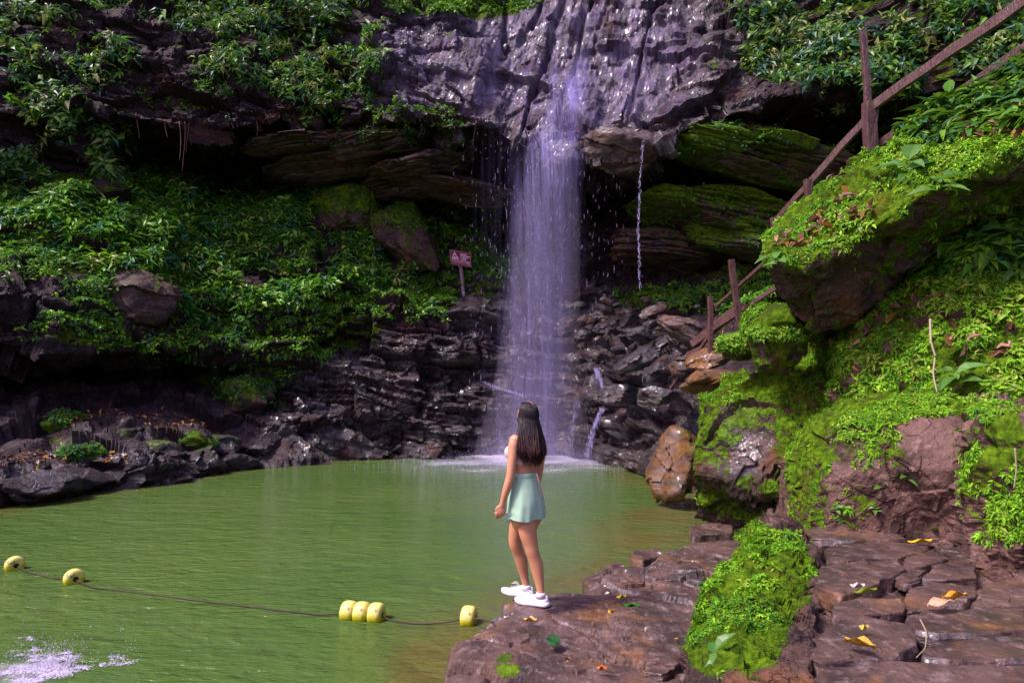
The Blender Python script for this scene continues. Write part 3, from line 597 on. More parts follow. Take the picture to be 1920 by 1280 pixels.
# bedded slabs showing under the overhang
SB = [(1440,275,19.0,300,74,2.2,'long mossy slab under the lip at the right of the fall',1.0,-13),(1350,400,20.4,250,84,2.4,'mossy shelf of rock in the right hand recess',.85,-10),(1430,455,19.8,190,70,2.0,'lower mossy shelf at the right end of the recess',.9,-14),(1250,470,21.4,200,60,2.0,'dark shelf of rock behind the thin thread of water',.4,-6),
 (720,262,20.9,240,34,2.0,'upper mossy ledge slab left of the fall',.6,9),(640,300,21.6,210,36,2.2,'middle ledge slab left of the fall',.5,10),(800,300,21.4,170,46,2.0,'short thick ledge slab left of the fall',.45,6),(560,258,20.6,150,30,1.8,'thin upper slab at the end of the dark cave',.4,10),(870,355,22.0,200,36,2.0,'dark slab low in the recess behind the veil of drops',.25,-8),(760,350,22.6,150,40,1.8,'dark lower slab above the leaning ochre stone',.45,6)]
for k, (u, v, d, w, h, dep, lab, ms, tl) in enumerate(SB): boulder(u, v, d, w, h, dep, lab, 'boulder', ms, .25, 400 + k, tilt=tl, sub=6, name='shelf_rock', cat='rock', planes=8, blunt=.02, lay=.30)
# ================================================================ LEAVES
def leaf_mat(name, rough=0.42, trans=0.35, spec=0.45):
    t = NT(name); c = t.acol('tone'); geo = t.n('NewGeometry').outputs['Position']
    c2 = t.mix(t.math('MULTIPLY', t.noise(geo, 40, 3, .6), 0.35), c, (0.02, 0.05, 0.008))
    a = t.bsdf(c2, rough, spec)
    b = t.n('BsdfTranslucent', {'Color': t.mix(0.3, c2, (0.22, 0.42, 0.02))}).outputs[0]
    x = t.n('MixShader', {0: trans}); t.t.links.new(a, x.inputs[1]); t.t.links.new(b, x.inputs[2]); return t.done(x.outputs[0])
M['leaf'] = leaf_mat('green_leaf'); M['mossleaf'] = leaf_mat('moss_frond', 0.6, 0.3, 0.25)
def dead_mat():
    t = NT('dead_leaf'); c = t.acol('tone'); geo = t.n('NewGeometry').outputs['Position']
    return t.done(t.bsdf(t.mix(t.math('MULTIPLY', t.step(t.noise(geo, 55, 4, .7), .45, .7), 0.6), c, (0.05, 0.025, 0.012)), 0.6, 0.3))
M['dead'] = dead_mat()
M['stem'] = NT('plant_stem'); M['stem'] = M['stem'].done(M['stem'].bsdf((0.09, 0.11, 0.03), 0.6, 0.3))
def unit(v): return v / (np.linalg.norm(v, axis=-1, keepdims=True) + 1e-9)
def leaves(p, d, n, L, W, droop, col, fine=False, curl=0.12):
    """arrays of leaves: base point, direction, upper side, length, width"""
    d = unit(d); s = unit(np.cross(d, n)); n = np.cross(s, d)
    L = np.asarray(L)[:, None]; W = np.asarray(W)[:, None]; dr = np.asarray(droop)[:, None]
    def pt(y, x, up=0.0): return p + d * (y * L) + s * (x * W) + n * ((up - dr * y * y) * L)
    if fine:
        vs = [pt(0, 0), pt(.18, -.36, curl * .5), pt(.18, 0), pt(.18, .36, curl * .5), pt(.42, -.5, curl), pt(.42, 0), pt(.42, .5, curl), pt(.72, -.33, curl * .6), pt(.72, 0), pt(.72, .33, curl * .6), pt(1, 0)]
        tri = [[0, 3, 2], [0, 2, 1], [8, 9, 10], [7, 8, 10]]; quad = [[2, 3, 6, 5], [1, 2, 5, 4], [5, 6, 9, 8], [4, 5, 8, 7]]
    else:
        vs = [pt(0, 0), pt(.42, -.5, curl), pt(.45, 0), pt(.42, .5, curl), pt(1, 0)]; tri = []; quad = [[0, 3, 4, 2], [0, 2, 4, 1]]
    k = len(vs); V = np.stack(vs, 1).reshape(-1, 3); b = (np.arange(len(p)) * k)[:, None, None]
    Fs = [(b + np.array(quad)[None]).reshape(-1, 4)]
    if tri: Fs.append((b + np.array(tri)[None]).reshape(-1, 3))
    return V, Fs, np.repeat(col, k, 0)
def merge(parts):
    V, Q, T, C = [], [], [], []; o = 0
    for v, f, c in parts:
        V.append(v); C.append(c)
        for a in f: (Q if a.shape[1] == 4 else T).append(a + o)
        o += len(v)
    return np.concatenate(V), [np.concatenate(x) for x in (Q, T) if x], np.concatenate(C)
PAL = 1.25 * np.array([(0.030, 0.115, 0.010), (0.065, 0.185, 0.012), (0.014, 0.095, 0.035), (0.105, 0.245, 0.018), (0.022, 0.070, 0.008), (0.010, 0.085, 0.048), (0.19, 0.22, 0.05)])
BRI = 1.25 * np.array([(0.095, 0.270, 0.006), (0.150, 0.350, 0.008), (0.060, 0.200, 0.008), (0.200, 0.390, 0.012), (0.045, 0.135, 0.006), (0.24, 0.36, 0.04)])
DRY = np.array([(0.20, 0.085, 0.035), (0.30, 0.16, 0.09), (0.13, 0.05, 0.03), (0.36, 0.22, 0.15), (0.25, 0.13, 0.02), (0.09, 0.04, 0.03)])
def tones(n, pal, w=None, v=0.25):
    c = pal[rng.choice(len(pal), n, p=w)]; return c * rng.uniform(1 - v, 1 + v, (n, 1)) * rng.uniform(.92, 1.08, (n, 3))
def scatter(S, dens, n, gate=None):
    """points on a surface grid, likelier where dens is high"""
    A = np.linalg.norm(np.cross(np.gradient(S['P'], axis=1), np.gradient(S['P'], axis=0)), axis=-1)
    w = (A * dens).ravel(); w = np.clip(w, 0, np.percentile(w[w > 0], 99.5)); w /= w.sum()
    i = rng.choice(len(w), n, p=w); iv, iu = np.unravel_index(i, A.shape)
    iv2 = np.clip(iv + 1, 0, A.shape[0] - 1); iu2 = np.clip(iu + 1, 0, A.shape[1] - 1); a = rng.random((n, 1)); b = rng.random((n, 1))
    p = S['P'][iv, iu]; p = p + (S['P'][iv, iu2] - p) * a + (S['P'][iv2, iu] - p) * b
    return p, S['N'][iv, iu], iv, iu
def sprigs(p, nrm, per, L, W, pal, up=0.5, out=0.6, spread=1.0, droop=0.25, tone_v=0.25, w=None, stem=0.5, fine=False):
    """plants of several leaves each: the leaves fan out from a short stem"""
    n = len(p); size = rng.uniform(.6, 1.35, n); ax = unit(nrm * out + np.array([0, 0, up]) + rng.normal(size=(n, 3)) * .25)
    base = tones(n, pal, w, tone_v); parts = []
    for k in range(per):
        r = unit(rng.normal(size=(n, 3))); r = unit(r - (r * ax).sum(1, keepdims=True) * ax)
        el = rng.uniform(-.15, .75, (n, 1)); d = r * spread + ax * el
        h = (k + .5) / per * stem; q = p + ax * (h * size * L)[:, None] + r * (rng.uniform(0, .25, n) * L * size)[:, None]
        ll = L * size * rng.uniform(.7, 1.2, n); u = unit(ax + np.array([0, 0, .6]) + rng.normal(size=(n, 3)) * .3)
        parts.append(leaves(q, d, u, ll, ll * W * rng.uniform(.8, 1.2, n), droop * rng.uniform(.3, 1.6, n), base * rng.uniform(.75, 1.3, (n, 1)), fine))
    return merge(parts)
def stuff(name, VFC, mat, label=None, cat=None):
    V, Fq, C = VFC; o = mesh(name, V, Fq, M[mat], cols={'tone': C}); o['kind'] = 'stuff'
    o['label'] = label; o['category'] = cat; return o

cx, cy = CL['px'], CL['py']; CP, CN = CL['P'], CL['N']
gap = fbm(CP * 0.8, 201, 4); facing = sst(CN[..., 2], -0.45, -0.05)
jung = blobs(cx, cy, [(60,60,160,110,1.0),(250,20,200,30,.8),(480,150,60,50,.9),(20,260,160,110,.9),(330,60,130,110,1),(560,80,150,130,1),(640,140,70,80,.8),(420,170,60,30,.5),(150,180,120,50,.6),(180,300,70,60,.8),(560,5,200,25,1),(-250,150,230,300,1),(1500,70,130,80,1.1),(1750,60,220,150,1.2),(1650,180,110,120,.7),(2100,60,260,200,1)])
jung = jung - blobs(cx, cy, [(150,80,45,35,1),(330,190,70,35,.8),(440,215,60,20,.8)])
jung = np.clip(jung, 0, 2) * sst(gap, -.35, .15) * facing * (CP[..., 1] < 25)
p, n, _, _ = scatter(CL, jung + 1e-9, 8600)
h_ = len(p) // 3
stuff('cliff_foliage', merge([sprigs(p[:h_], n[:h_], 7, 0.26, 0.34, PAL, up=0.1, out=.8, droop=.5, stem=.8), sprigs(p[h_:2 * h_], n[h_:2 * h_], 6, 0.20, 0.55, PAL, up=0.0, out=.8, droop=.5, stem=1.4), sprigs(p[2 * h_:], n[2 * h_:], 9, 0.17, 0.42, PAL, up=-.5, out=.7, droop=.6, stem=2.2)]), 'leaf', 'dense leafy growth hanging on the upper gorge wall', 'foliage')
slope = blobs(cx, cy, [(110,390,190,90,1.1),(330,420,180,70,1.1),(520,420,160,80,1.1),(660,470,170,70,1),(300,500,120,60,.8),(560,510,170,50,1),(-250,420,260,120,1),(720,400,60,50,.7),(420,560,90,60,.7)]) * facing * sst(gap, -.5, .0) * (np.abs(CP[..., 1]) < 26)
p, n, _, _ = scatter(CL, slope + 1e-9, 8200)
h_ = len(p) // 3
PB = np.concatenate([PAL * 1.5, BRI[[0, 2, 3, 1]]])
w_ = [.16, .18, .12, .14, .05, .08, .03, .08, .07, .05, .04]
stuff('bank_foliage', merge([sprigs(p[:h_], n[:h_], 8, 0.24, 0.30, PB, up=.7, out=.5, droop=.4, stem=1.0, w=w_), sprigs(p[h_:2 * h_], n[h_:2 * h_], 7, 0.20, 0.5, PB, up=.6, out=.5, droop=.3, stem=1.3, w=w_), sprigs(p[2 * h_:], n[2 * h_:], 9, 0.12, 0.42, PB, up=.5, out=.6, droop=.4, stem=1.6, w=w_)]), 'leaf', 'mixed broad leaved undergrowth covering the ledge of the gorge wall', 'foliage')
creep = blobs(cx, cy, [(640,560,260,50,1.6),(780,545,140,30,1.8),(430,560,160,60,1.2),(560,640,120,40,.8),(340,640,120,50,.7),(520,590,120,50,1),(420,590,120,60,.9),(300,540,170,60,.9),(200,620,150,40,.7),(900,460,80,90,1),(1380,420,150,60,.7),(1290,560,130,25,1.0),(1420,560,90,40,1),(640,70,90,130,.6),(850,12,150,14,1.6),(700,230,160,40,.4),(760,275,110,40,.35),(470,690,80,70,.5),(1360,290,100,50,.4),(620,380,70,60,.7),(1440,520,60,40,.9),(150,400,250,120,.6),(600,450,250,80,.6),(400,80,300,120,.35)]) * facing * sst(gap, -.55, .05)
p, n, _, _ = scatter(CL, creep + 1e-9, 28600)
stuff('ground_cover', sprigs(p, n, 6, 0.11, 0.5, np.concatenate([PAL[:4] * 1.15, BRI[:4]]), up=.4, out=.7, droop=.3, stem=.6), 'leaf', 'low creeping plants and small ferns over the rock ledges', 'ground cover')

# ---- the moss and fern carpet of the right bank
def carpet(S, extra, n, L, per, thr=.5, pal=BRI, up=.2, W=.42, w=None):
    m = sst(S['moss'], thr - .2, thr + .2) * extra * sst(S['N'][..., 2], -.55, -.1)
    m = m * (.25 + .75 * sst(fbm(S['P'] * 5.5, 333, 3), -.35, .25)); p, nn, _, _ = scatter(S, m + 1e-9, n); big = fbm(p * 1.7, 334, 2); parts = []
    for lo, hi, ls, pl in ((-9, -.25, .75, pal[np.array([0, 2, 4, 3]) % len(pal)]), (-.25, .3, 1.0, pal[np.array([0, 1, 3, 2]) % len(pal)]), (.3, 9, 1.3, pal[np.array([1, 3, 5, 0]) % len(pal)])):
        k = (big >= lo) & (big < hi)
        if k.sum(): parts.append(sprigs(p[k], nn[k], per, L * ls, W, pl, up=up, out=1.0, droop=.5, stem=.5, fine=L > .1))
    return merge(parts)
px, py = HILL['px'], HILL['py']
pr = [carpet(HILL, sst(fbm(HILL['P'] * 2.2, 301, 3), -.6, .1) * blobs(px, py, [(1700,620,420,260,1.2)]), 22000, 0.048, 6, thr=.35),
      carpet(HILL, sst(fbm(HILL['P'] * 1.5, 302, 3), -.3, .3) * blobs(px, py, [(1830,500,180,90,1.2),(1780,560,120,60,1)]), 1500, 0.085, 6, up=.5),
      carpet(HILL, sst(fbm(HILL['P'] * 1.8, 308, 3), -.5, .2) * blobs(px, py, [(1850,400,130,110,1.2),(1900,300,100,90,1.2),(1760,470,70,60,.8)]), 1500, 0.17, 7, up=.6, pal=np.concatenate([PAL[:4], BRI[:2]]), W=.4),
      carpet(BIG, blobs(BIG['px'], BIG['py'], [(1860,170,130,80,1.2),(1760,230,70,40,.5)]) * sst(fbm(BIG['P'] * 1.5, 309, 2), -.4, .3), 420, 0.16, 7, up=.7, pal=PAL[:5], W=.38, thr=-.5),
      carpet(BIG, sst(fbm(BIG['P'] * 2.0, 303, 3), -.45, .2) * blobs(BIG['px'], BIG['py'], [(1700,330,430,170,1.2),(2120,130,220,150,.7),(1450,470,60,60,1)]), 12000, 0.045, 6),
      carpet(RIDGE, sst(fbm(RIDGE['P'] * 3.0, 304, 3), -.12, .3) * (1 - .8 * blobs(RIDGE['px'], RIDGE['py'], [(1440,985,70,35,1),(1370,1110,40,60,.8),(1470,1200,50,40,.9)])), 5600, 0.030, 6),
      carpet(WALL, sst(fbm(WALL['P'] * 3, 305, 3), -.1, .4) * (1 - .9 * blobs(WALL['px'], WALL['py'], [(1515,890,45,130,1)])), 1900, 0.028, 6, thr=.5),
      carpet(BLOCKX, sst(fbm(BLOCKX['P'] * 3, 306, 3), -.3, .2) * (.25 + .75 * (BLOCKX['px'] < 1990)), 4600, 0.032, 6),
      carpet(ROCKB, sst(fbm(ROCKB['P'] * 2, 307, 3), .0, .5), 2200, 0.035, 5)]
for X, nn, Fx, ms in BOUL:
    if ms > .5:
        dist = X[:, 1].mean(); far = dist > 11; k = np.where((nn[:, 2] > -.2) & (fbm(X * 2, 311, 3) > -.25))[0]; k = rng.choice(k, 500 if far else 2600)
        pr.append(sprigs(X[k] + rng.normal(size=(len(k), 3)) * .01, nn[k], 5, .09 if far else .045, .45, BRI if not far else PAL[:5], up=.2, out=1, droop=.5))
stuff('moss', merge(pr), 'mossleaf', 'bright green carpet of moss and tiny ferns over the right bank', 'moss')

# ---- dead leaves
def litter(S, dens, n, L, pal=DRY):
    p, nn, _, _ = scatter(S, dens + 1e-9, n); d = unit(np.cross(nn, rng.normal(size=(n, 3)))); ll = L * rng.uniform(.5, 1.4, n)
    return leaves(p + nn * 0.012, d + nn * rng.uniform(-.1, .5, (n, 1)), nn + rng.normal(size=(n, 3)) * .35, ll, ll * rng.uniform(.3, .5, n), rng.uniform(-.2, .5, n), tones(n, pal), True, .3)
b = blobs(BIG['px'], BIG['py'], [(1560,420,60,18,.9),(1650,385,80,25,1),(1730,330,70,26,.9),(1830,240,110,30,1),(1600,345,60,20,.8),(1500,455,40,14,.7),(1880,170,60,50,.7)]) * sst(fbm(BIG['P'] * 2.5, 401, 2), -.2, .3) * (BIG['N'][..., 2] > .3)
h = blobs(HILL['px'], HILL['py'], [(1660,600,120,60,.5),(1700,560,60,30,1),(1870,620,60,60,.7),(1620,650,60,40,.4),(1800,600,160,90,.25)])
c = blobs(cx, cy, [(260,790,200,14,1),(60,868,80,18,.9),(200,860,60,14,.5),(440,690,70,40,.12),(1150,570,130,20,.35),(1380,640,60,30,.4),(330,520,100,40,.08)]) * (CN[..., 2] > 0)
e = blobs(LEDGE['px'], LEDGE['py'], [(1250,1040,150,60,.5),(1150,1200,160,90,.25)]) * (LEDGE['P'][..., 2] > .2)
stuff('leaf_litter', merge([litter(BIG, b, 900, .13), litter(HILL, h, 200, .13), litter(CL, c, 420, .13, np.concatenate([DRY, [(0.5, .28, .02), (.45, .12, .03)]])), litter(LEDGE, e, 40, .035)]), 'dead', 'brown and orange dead leaves strewn over moss and banks', 'dead leaves')

# ---- single plants
def plant_variants(name, k, nl, L, W, droop, pal, stemh):
    out = []
    for v in range(k):
        parts = []; sv = []
        a0 = rng.uniform(0, 6.28)
        for i in range(nl):
            a = a0 + i * 2.4; h = stemh * (i + 1) / nl; d = np.array([[math.cos(a), math.sin(a), rng.uniform(.1, .6)]])
            q = np.array([[math.cos(a) * .04 * stemh, math.sin(a) * .04 * stemh, h]]); l = L * rng.uniform(.7, 1.15)
            parts.append(leaves(q, d, np.array([[0, 0, 1.]]) + d * -.2, [l], [l * W * rng.uniform(.85, 1.15)], [droop * rng.uniform(.5, 1.4)], tones(1, pal), True))
        st = np.array([[0, 0, -.06], [.02, .01, stemh * .5], [0, 0, stemh]]); sv = tube(st, [L * .022, L * .018, L * .008], 5)
        out.append((merge(parts), sv))
    return out
def tube(pts, rad, k=8, cap=True):
    pts = np.asarray(pts, float); t = np.gradient(pts, axis=0); t = unit(t); ref = np.where(np.abs(t[:, 2:]) < .9, np.array([[0, 0, 1.]]), np.array([[1., 0, 0]]))
    s = unit(np.cross(t, ref)); u = np.cross(s, t); a = np.linspace(0, 2 * np.pi, k, endpoint=False); rad = np.broadcast_to(np.asarray(rad, float), (len(pts),))
    V = pts[:, None] + rad[:, None, None] * (np.cos(a)[None, :, None] * s[:, None] + np.sin(a)[None, :, None] * u[:, None])
    Fs = [gridF(len(pts), k, True)]
    if cap: Fs.append(np.arange(k)[::-1][None]); Fs.append(((len(pts) - 1) * k + np.arange(k))[None])
    return V.reshape(-1, 3), Fs
_pv = {}
def plant(kind, p, size, label, group=None, tilt=(0, 0), rz=None, spec=None):
    if kind not in _pv: _pv[kind] = [None, plant_variants(kind, 4, *spec)]
    vs = _pv[kind][1]; k = rng.integers(len(vs)); t = thing(kind, label, 'plant', tuple(map(float, p)), group)
    t.rotation_euler = (tilt[0], tilt[1], rng.uniform(0, 6.28) if rz is None else rz); t.scale = (size,) * 3
    key = (kind, int(k))
    if key not in _pv:
        (V, Fq, C), (sv, sf) = vs[k]
        a = mesh('leaves', V, Fq, M['leaf'], t, cols={'tone': C}); b_ = mesh('stem', sv, sf, M['stem'], t, smooth=True); _pv[key] = (a, b_)
    else:
        for s in _pv[key]: c_ = s.copy(); COL.objects.link(c_); c_.parent = t
    return t
LANCE = (9, .34, .30, .45, PAL[[0, 1, 3, 6]], .22); OVAL = (5, .15, .52, .35, np.array([(.09, .24, .03), (.13, .30, .05), (.06, .2, .03)]), .10)
BROAD = (8, .36, .42, .5, PAL[[1, 2, 5, 3]], .18)
q = slope * sst(CN[..., 2], -.2, .2)
p, n, _, _ = scatter(CL, q + 1e-9, 46)
for k in range(46): plant('broadleaf_plant' if k % 2 else 'lance_leaf_plant', p[k] + n[k] * .1, rng.uniform(.8, 1.4), 'leafy plant rising from the undergrowth on the gorge ledge', 'plants on the gorge ledge', spec=BROAD if k % 2 else LANCE, tilt=(rng.uniform(-.1, .5), rng.uniform(-.3, .3)))
p, n, _, _ = scatter(CL, jung * (cy > -60) + 1e-9, 60)
for k in range(60): plant('broadleaf_plant' if k % 3 else 'lance_leaf_plant', p[k] + n[k] * .05, rng.uniform(.7, 1.25), 'drooping leafy plant rooted in the face of the upper gorge wall', 'plants on the gorge wall', spec=BROAD if k % 3 else LANCE, tilt=(rng.uniform(.6, 1.3), rng.uniform(-.4, .4)), rz=rng.uniform(-.4, .4))
def on(S, u, v):
    i = np.argmin((S['px'] - u) ** 2 + (S['py'] - v) ** 2 + 1e4 * (S['N'][..., 1] > .75)); return S['P'].reshape(-1, 3)[i]
for S, u, v, s, lab in [(BIG, 1700, 335, 2.2, 'pale long leaved sapling on the leaf litter of the overhanging boulder'), (BIG, 1760, 365, 1.9, 'light green heart leaved sapling hanging over the lip of the boulder'), (BIG, 1826, 225, 2.0, 'sapling with folded pale leaves below the lower fence rail'),
    (BIG, 1462, 505, 1.7, 'three leaved sprig dangling from the tip of the overhanging boulder'), (HILL, 1800, 722, 1.9, 'three upright oval leaves on the rim of the red rock wall'), (HILL, 1835, 470, 2.2, 'tall oval leaved plant high on the right bank'), (HILL, 1890, 300, 3.0, 'big glossy leaves at the right edge beside the boulder'),
    (HILL, 1905, 350, 2.8, 'broad dark leaves under the glossy plant at the right edge'), (RIDGE, 1352, 1240, .75, 'small plant with two round leaves at the foot of the moss ridge'), (WALL, 1690, 905, .8, 'leafy sprig rooted in a crack of the red rock wall'), (WALL, 1650, 915, .7, 'second smaller sprig left of the one in the crack of the red wall'),
    (WALL, 1570, 960, .55, 'little plant at the foot of the red wall beside the moss strip'), (WALL, 1640, 960, .5, 'grassy tuft hanging low on the red wall above the path')]:
    plant('oval_leaf_plant', on(S, u, v), s, lab, spec=OVAL, tilt=(.5, -.15), rz=rng.uniform(-1, 1))
for S, u, v, s, lab in [(HILL, 1690, 480, .55, 'palm like plant spreading thin leaves beside the boulder'), (HILL, 1740, 440, .6, 'dense lance leaved plant where the boulder meets the bank'), (HILL, 1790, 400, .7, 'arching lance leaved plant above the palm like one'), (HILL, 1860, 400, .7, 'lance leaved plant in the shade of the glossy leaves'), (HILL, 1800, 340, .8, 'tall lance leaved plant at the top of the right bank'),
    (HILL, 1850, 520, .5, 'low lance leaved plant in the middle of the fern carpet')]:
    plant('lance_leaf_plant', on(S, u, v), s, lab, spec=LANCE, tilt=(.35, -.2))

# ---- single fallen leaves
def fallen(u, v, z, L, W, ang, col, label, curl=.2, droop=.1, lift=.02):
    c = G(np.array(u), np.array(v), z + lift); a = R(ang); d = np.array([[math.cos(a), math.sin(a), .05]])
    ys = np.linspace(0, 1, 9); V = []; 
    for y in ys:
        w = W * (math.sin(math.pi * min(1, y * .97 + .02)) ** .75) * (1 - .25 * y); 
        for x in np.linspace(-1, 1, 5): V.append((x * w / 2, (y - .5) * L, curl * L * .35 * x * x - droop * L * (y - .5) ** 2 + .012 * math.sin(9 * y + 3 * x)))
    V = np.array(V); Fq = gridF(9, 5); k = len(V); V2 = np.concatenate([V, V - np.array([0, 0, .0012])]); Fq = np.concatenate([Fq, Fq[:, ::-1] + k])
    o = mesh('fallen_leaf', V2, Fq, M['dead'] if col[1] < col[0] * 1.1 else M['leaf'], smooth=True, cols={'tone': np.tile(col, (len(V2), 1)) * np.where(np.abs(V2[:, :1]) < W * .06, 1.25, 1)})
    o.location = c; o.rotation_euler = (R(6), R(-5), a - math.pi / 2); tag(o, label, 'leaf', 'single fallen leaves'); return o
for a in [(1612,1205,.77,.17,.085,-62,(.42,.26,.02),'curled yellow leaf lying on the big rounded purple stone',.35,.12), (1765,1128,.76,.20,.12,15,(.50,.31,.19),'torn pale brown leaf lying flat on the orange stained slab',.1,.05), (1790,1118,.785,.16,.05,5,(.55,.26,.02),'ochre leaf on top of the torn pale brown leaf',.4,.1),
    (1622,1108,.76,.17,.035,8,(.24,.30,.02),'thin yellow green leaf on the step of the path',.2,.05), (1725,1014,.75,.2,.03,-5,(.55,.36,.02),'narrow yellow leaf near the head of the path',.1,.05), (1752,993,.77,.13,.07,60,(.22,.36,.02),'bright lime leaf standing up against the red wall',.6,-.6),
    (1037,1199,.385,.16,.10,95,(.012,.085,.018),'dark green leaf with a clear midrib on the lower ledge',.12,.05), (994,1161,.39,.11,.05,-30,(.50,.32,.08),'pale yellow crescent leaf below the white shoes',.3,.1), (1185,1134,.39,.13,.07,-25,(.03,.17,.02),'green leaf on the ledge right of the woman',.15,.05),
    (1165,1118,.39,.08,.04,10,(.42,.36,.02),'small yellow leaf behind the green leaf on the ledge',.2,.1), (1145,1146,.385,.06,.035,40,(.5,.34,.02),'tiny yellow leaf between the woman and the moss ridge',.2,.1), (1608,1097,.765,.09,.035,-10,(.5,.45,.38),'whitish leaf on the edge of the pale grainy slab',.2,.1), (1620,1175,.765,.05,.02,0,(.6,.45,.08),'tiny yellow sliver on the rounded purple stone',.1,0),
    (1318,1095,.41,.14,.06,-10,(.03,.15,.02),'green leaf at the left foot of the moss ridge',.2,.1), (1128,1252,.39,.06,.03,-20,(.45,.13,.02),'small orange leaf low on the ledge',.3,.1)]: fallen(*a)
# ================================================================ FALLING WATER
def fall_mat(name, amount, sx, sy, lo, hi, col=(0.46, 0.43, 0.82)):  # col carries the sky's violet tint, put into the water colour
    t = NT(name); su, sv, ed = t.attr('su'), t.attr('sv'), t.attr('edge')
    v = t.n('CombineXYZ', {0: su, 1: sv, 2: t.attr('lay')}).outputs[0]
    n1 = t.noise(t.map(v, (sx, sy, 1)), 1.0, 5, 0.7, 0.5); n2 = t.noise(t.map(v, (sx * 4, sy * 2.6, 1)), 1.0, 3, 0.75); n3 = t.noise(t.map(v, (sx * .35, sy * .6, 1)), 1.0, 2, .5)
    s = t.math('ADD', t.math('MULTIPLY', n1, 0.55), t.math('ADD', t.math('MULTIPLY', n2, 0.3), t.math('MULTIPLY', n3, .25)))
    s = t.math('ADD', s, t.math('MULTIPLY', t.math('SUBTRACT', t.noise(t.n('CombineXYZ', {0: t.math('MULTIPLY', su, 1.9), 1: t.math('MULTIPLY', sv, .07), 2: t.attr('lay')}).outputs[0], 1.0, 2, .5), .5), .45))
    a = t.math('MULTIPLY', t.math('MULTIPLY', t.step(s, lo, hi), ed), amount, clamp=True)
    d = t.n('BsdfDiffuse', {'Color': (*col, 1)}).outputs[0]; tr = t.n('BsdfTranslucent', {'Color': (*col, 1)}).outputs[0]
    m = t.n('MixShader', {0: 0.4}); t.t.links.new(d, m.inputs[1]); t.t.links.new(tr, m.inputs[2])
    x = t.n('MixShader', {0: a}); t.t.links.new(t.n('BsdfTransparent').outputs[0], x.inputs[1]); t.t.links.new(m.outputs[0], x.inputs[2])
    return t.done(x.outputs[0])
M['curtain'] = fall_mat('falling_water', 0.46, 7.0, 0.20, 0.50, 0.80)
M['film_sheen'] = fall_mat('water_film', 0.6, 5.0, 0.5, 0.48, 0.80)
t = NT('water_drop'); M['drop'] = t.done(t.bsdf((0.46, 0.42, 0.70), 0.3, 0.5))
front = {}
def cliff_d(u, v):                  # how far the cliff's face is at a pixel
    m = (np.abs(cx - u) < 9) & (np.abs(cy - v) < 9); return CP[..., 1][m].min() if m.any() else 30.0
VV = np.array([12, 60, 110, 150, 200, 250, 300, 350, 420, 520, 640, 760, 858.])
def stream(name, parent, mat, UC, HW, dd, seed, amt=None, bulge=.25, edgepow=1.0, vr=VV, nu=26, rows=90, fade=None, follow=True):
    v = np.linspace(vr[0], vr[-1], rows); uc = np.interp(v, vr, UC); hw = np.interp(v, vr, HW); d = np.interp(v, vr, dd); am = np.interp(v, vr, amt) if amt is not None else np.ones(rows)
    s = np.linspace(-1, 1, nu); px = uc[:, None] + hw[:, None] * s[None]; py = v[:, None] + 0 * px
    D = d[:, None] - bulge * (1 - s[None] ** 2) * np.clip(hw[:, None] / 60, 0, 1)
    g = P(px, py, D); g = g + 0.05 * np.stack([fbm(g * 1.2, seed, 2), fbm(g * 1.2, seed + 1, 2), 0 * px], -1)
    ed = (1 - np.abs(s[None]) ** 2.0) ** edgepow * am[:, None]
    o = mesh(name, g.reshape(-1, 3), gridF(rows, nu), M[mat], parent, smooth=True, attrs={'su': g[..., 0], 'sv': g[..., 2], 'edge': ed, 'lay': np.full(px.shape, seed * 3.7)}); return o
def lips(us, vs, off): return [min(cliff_d(u + q, v) for q in (-25, 0, 25)) - off for u, v in zip(us, vs)]
fall = thing('waterfall', 'tall violet white waterfall dropping over the rock lip into the green pool', 'waterfall', (0, 0, 0))
UC = [1100, 1098, 1092, 1082, 1062, 1044, 1034, 1028, 1018, 1010, 1004, 1000, 998]; HW = [10, 12, 18, 28, 44, 56, 64, 68, 73, 77, 80, 84, 90]
dl = lips(UC[:6], VV[:6], .12); lipd = min(dl[-2:] + lips([1000, 1060], [285, 285], .1)); dl = [max(x, lipd) for x in dl] + [lipd - .05, lipd - .1, lipd - .15, lipd - .2, lipd - .25, lipd - .3, lipd - .35]
for k in range(5):
    o_ = (k - 2) * .22
    stream('curtain', fall, 'curtain', [u + (k - 2) * 5 * (v > 250) for u, v in zip(UC, VV)], [h * (1 - .09 * abs(k - 2)) for h in HW], [x + (o_ if v > 300 else abs(o_) * -.1) for x, v in zip(dl, VV)], 11 + k, [.0, .1, .45, .9, .95, .95, .9, .9, .85, .75, .65, .6, .7])
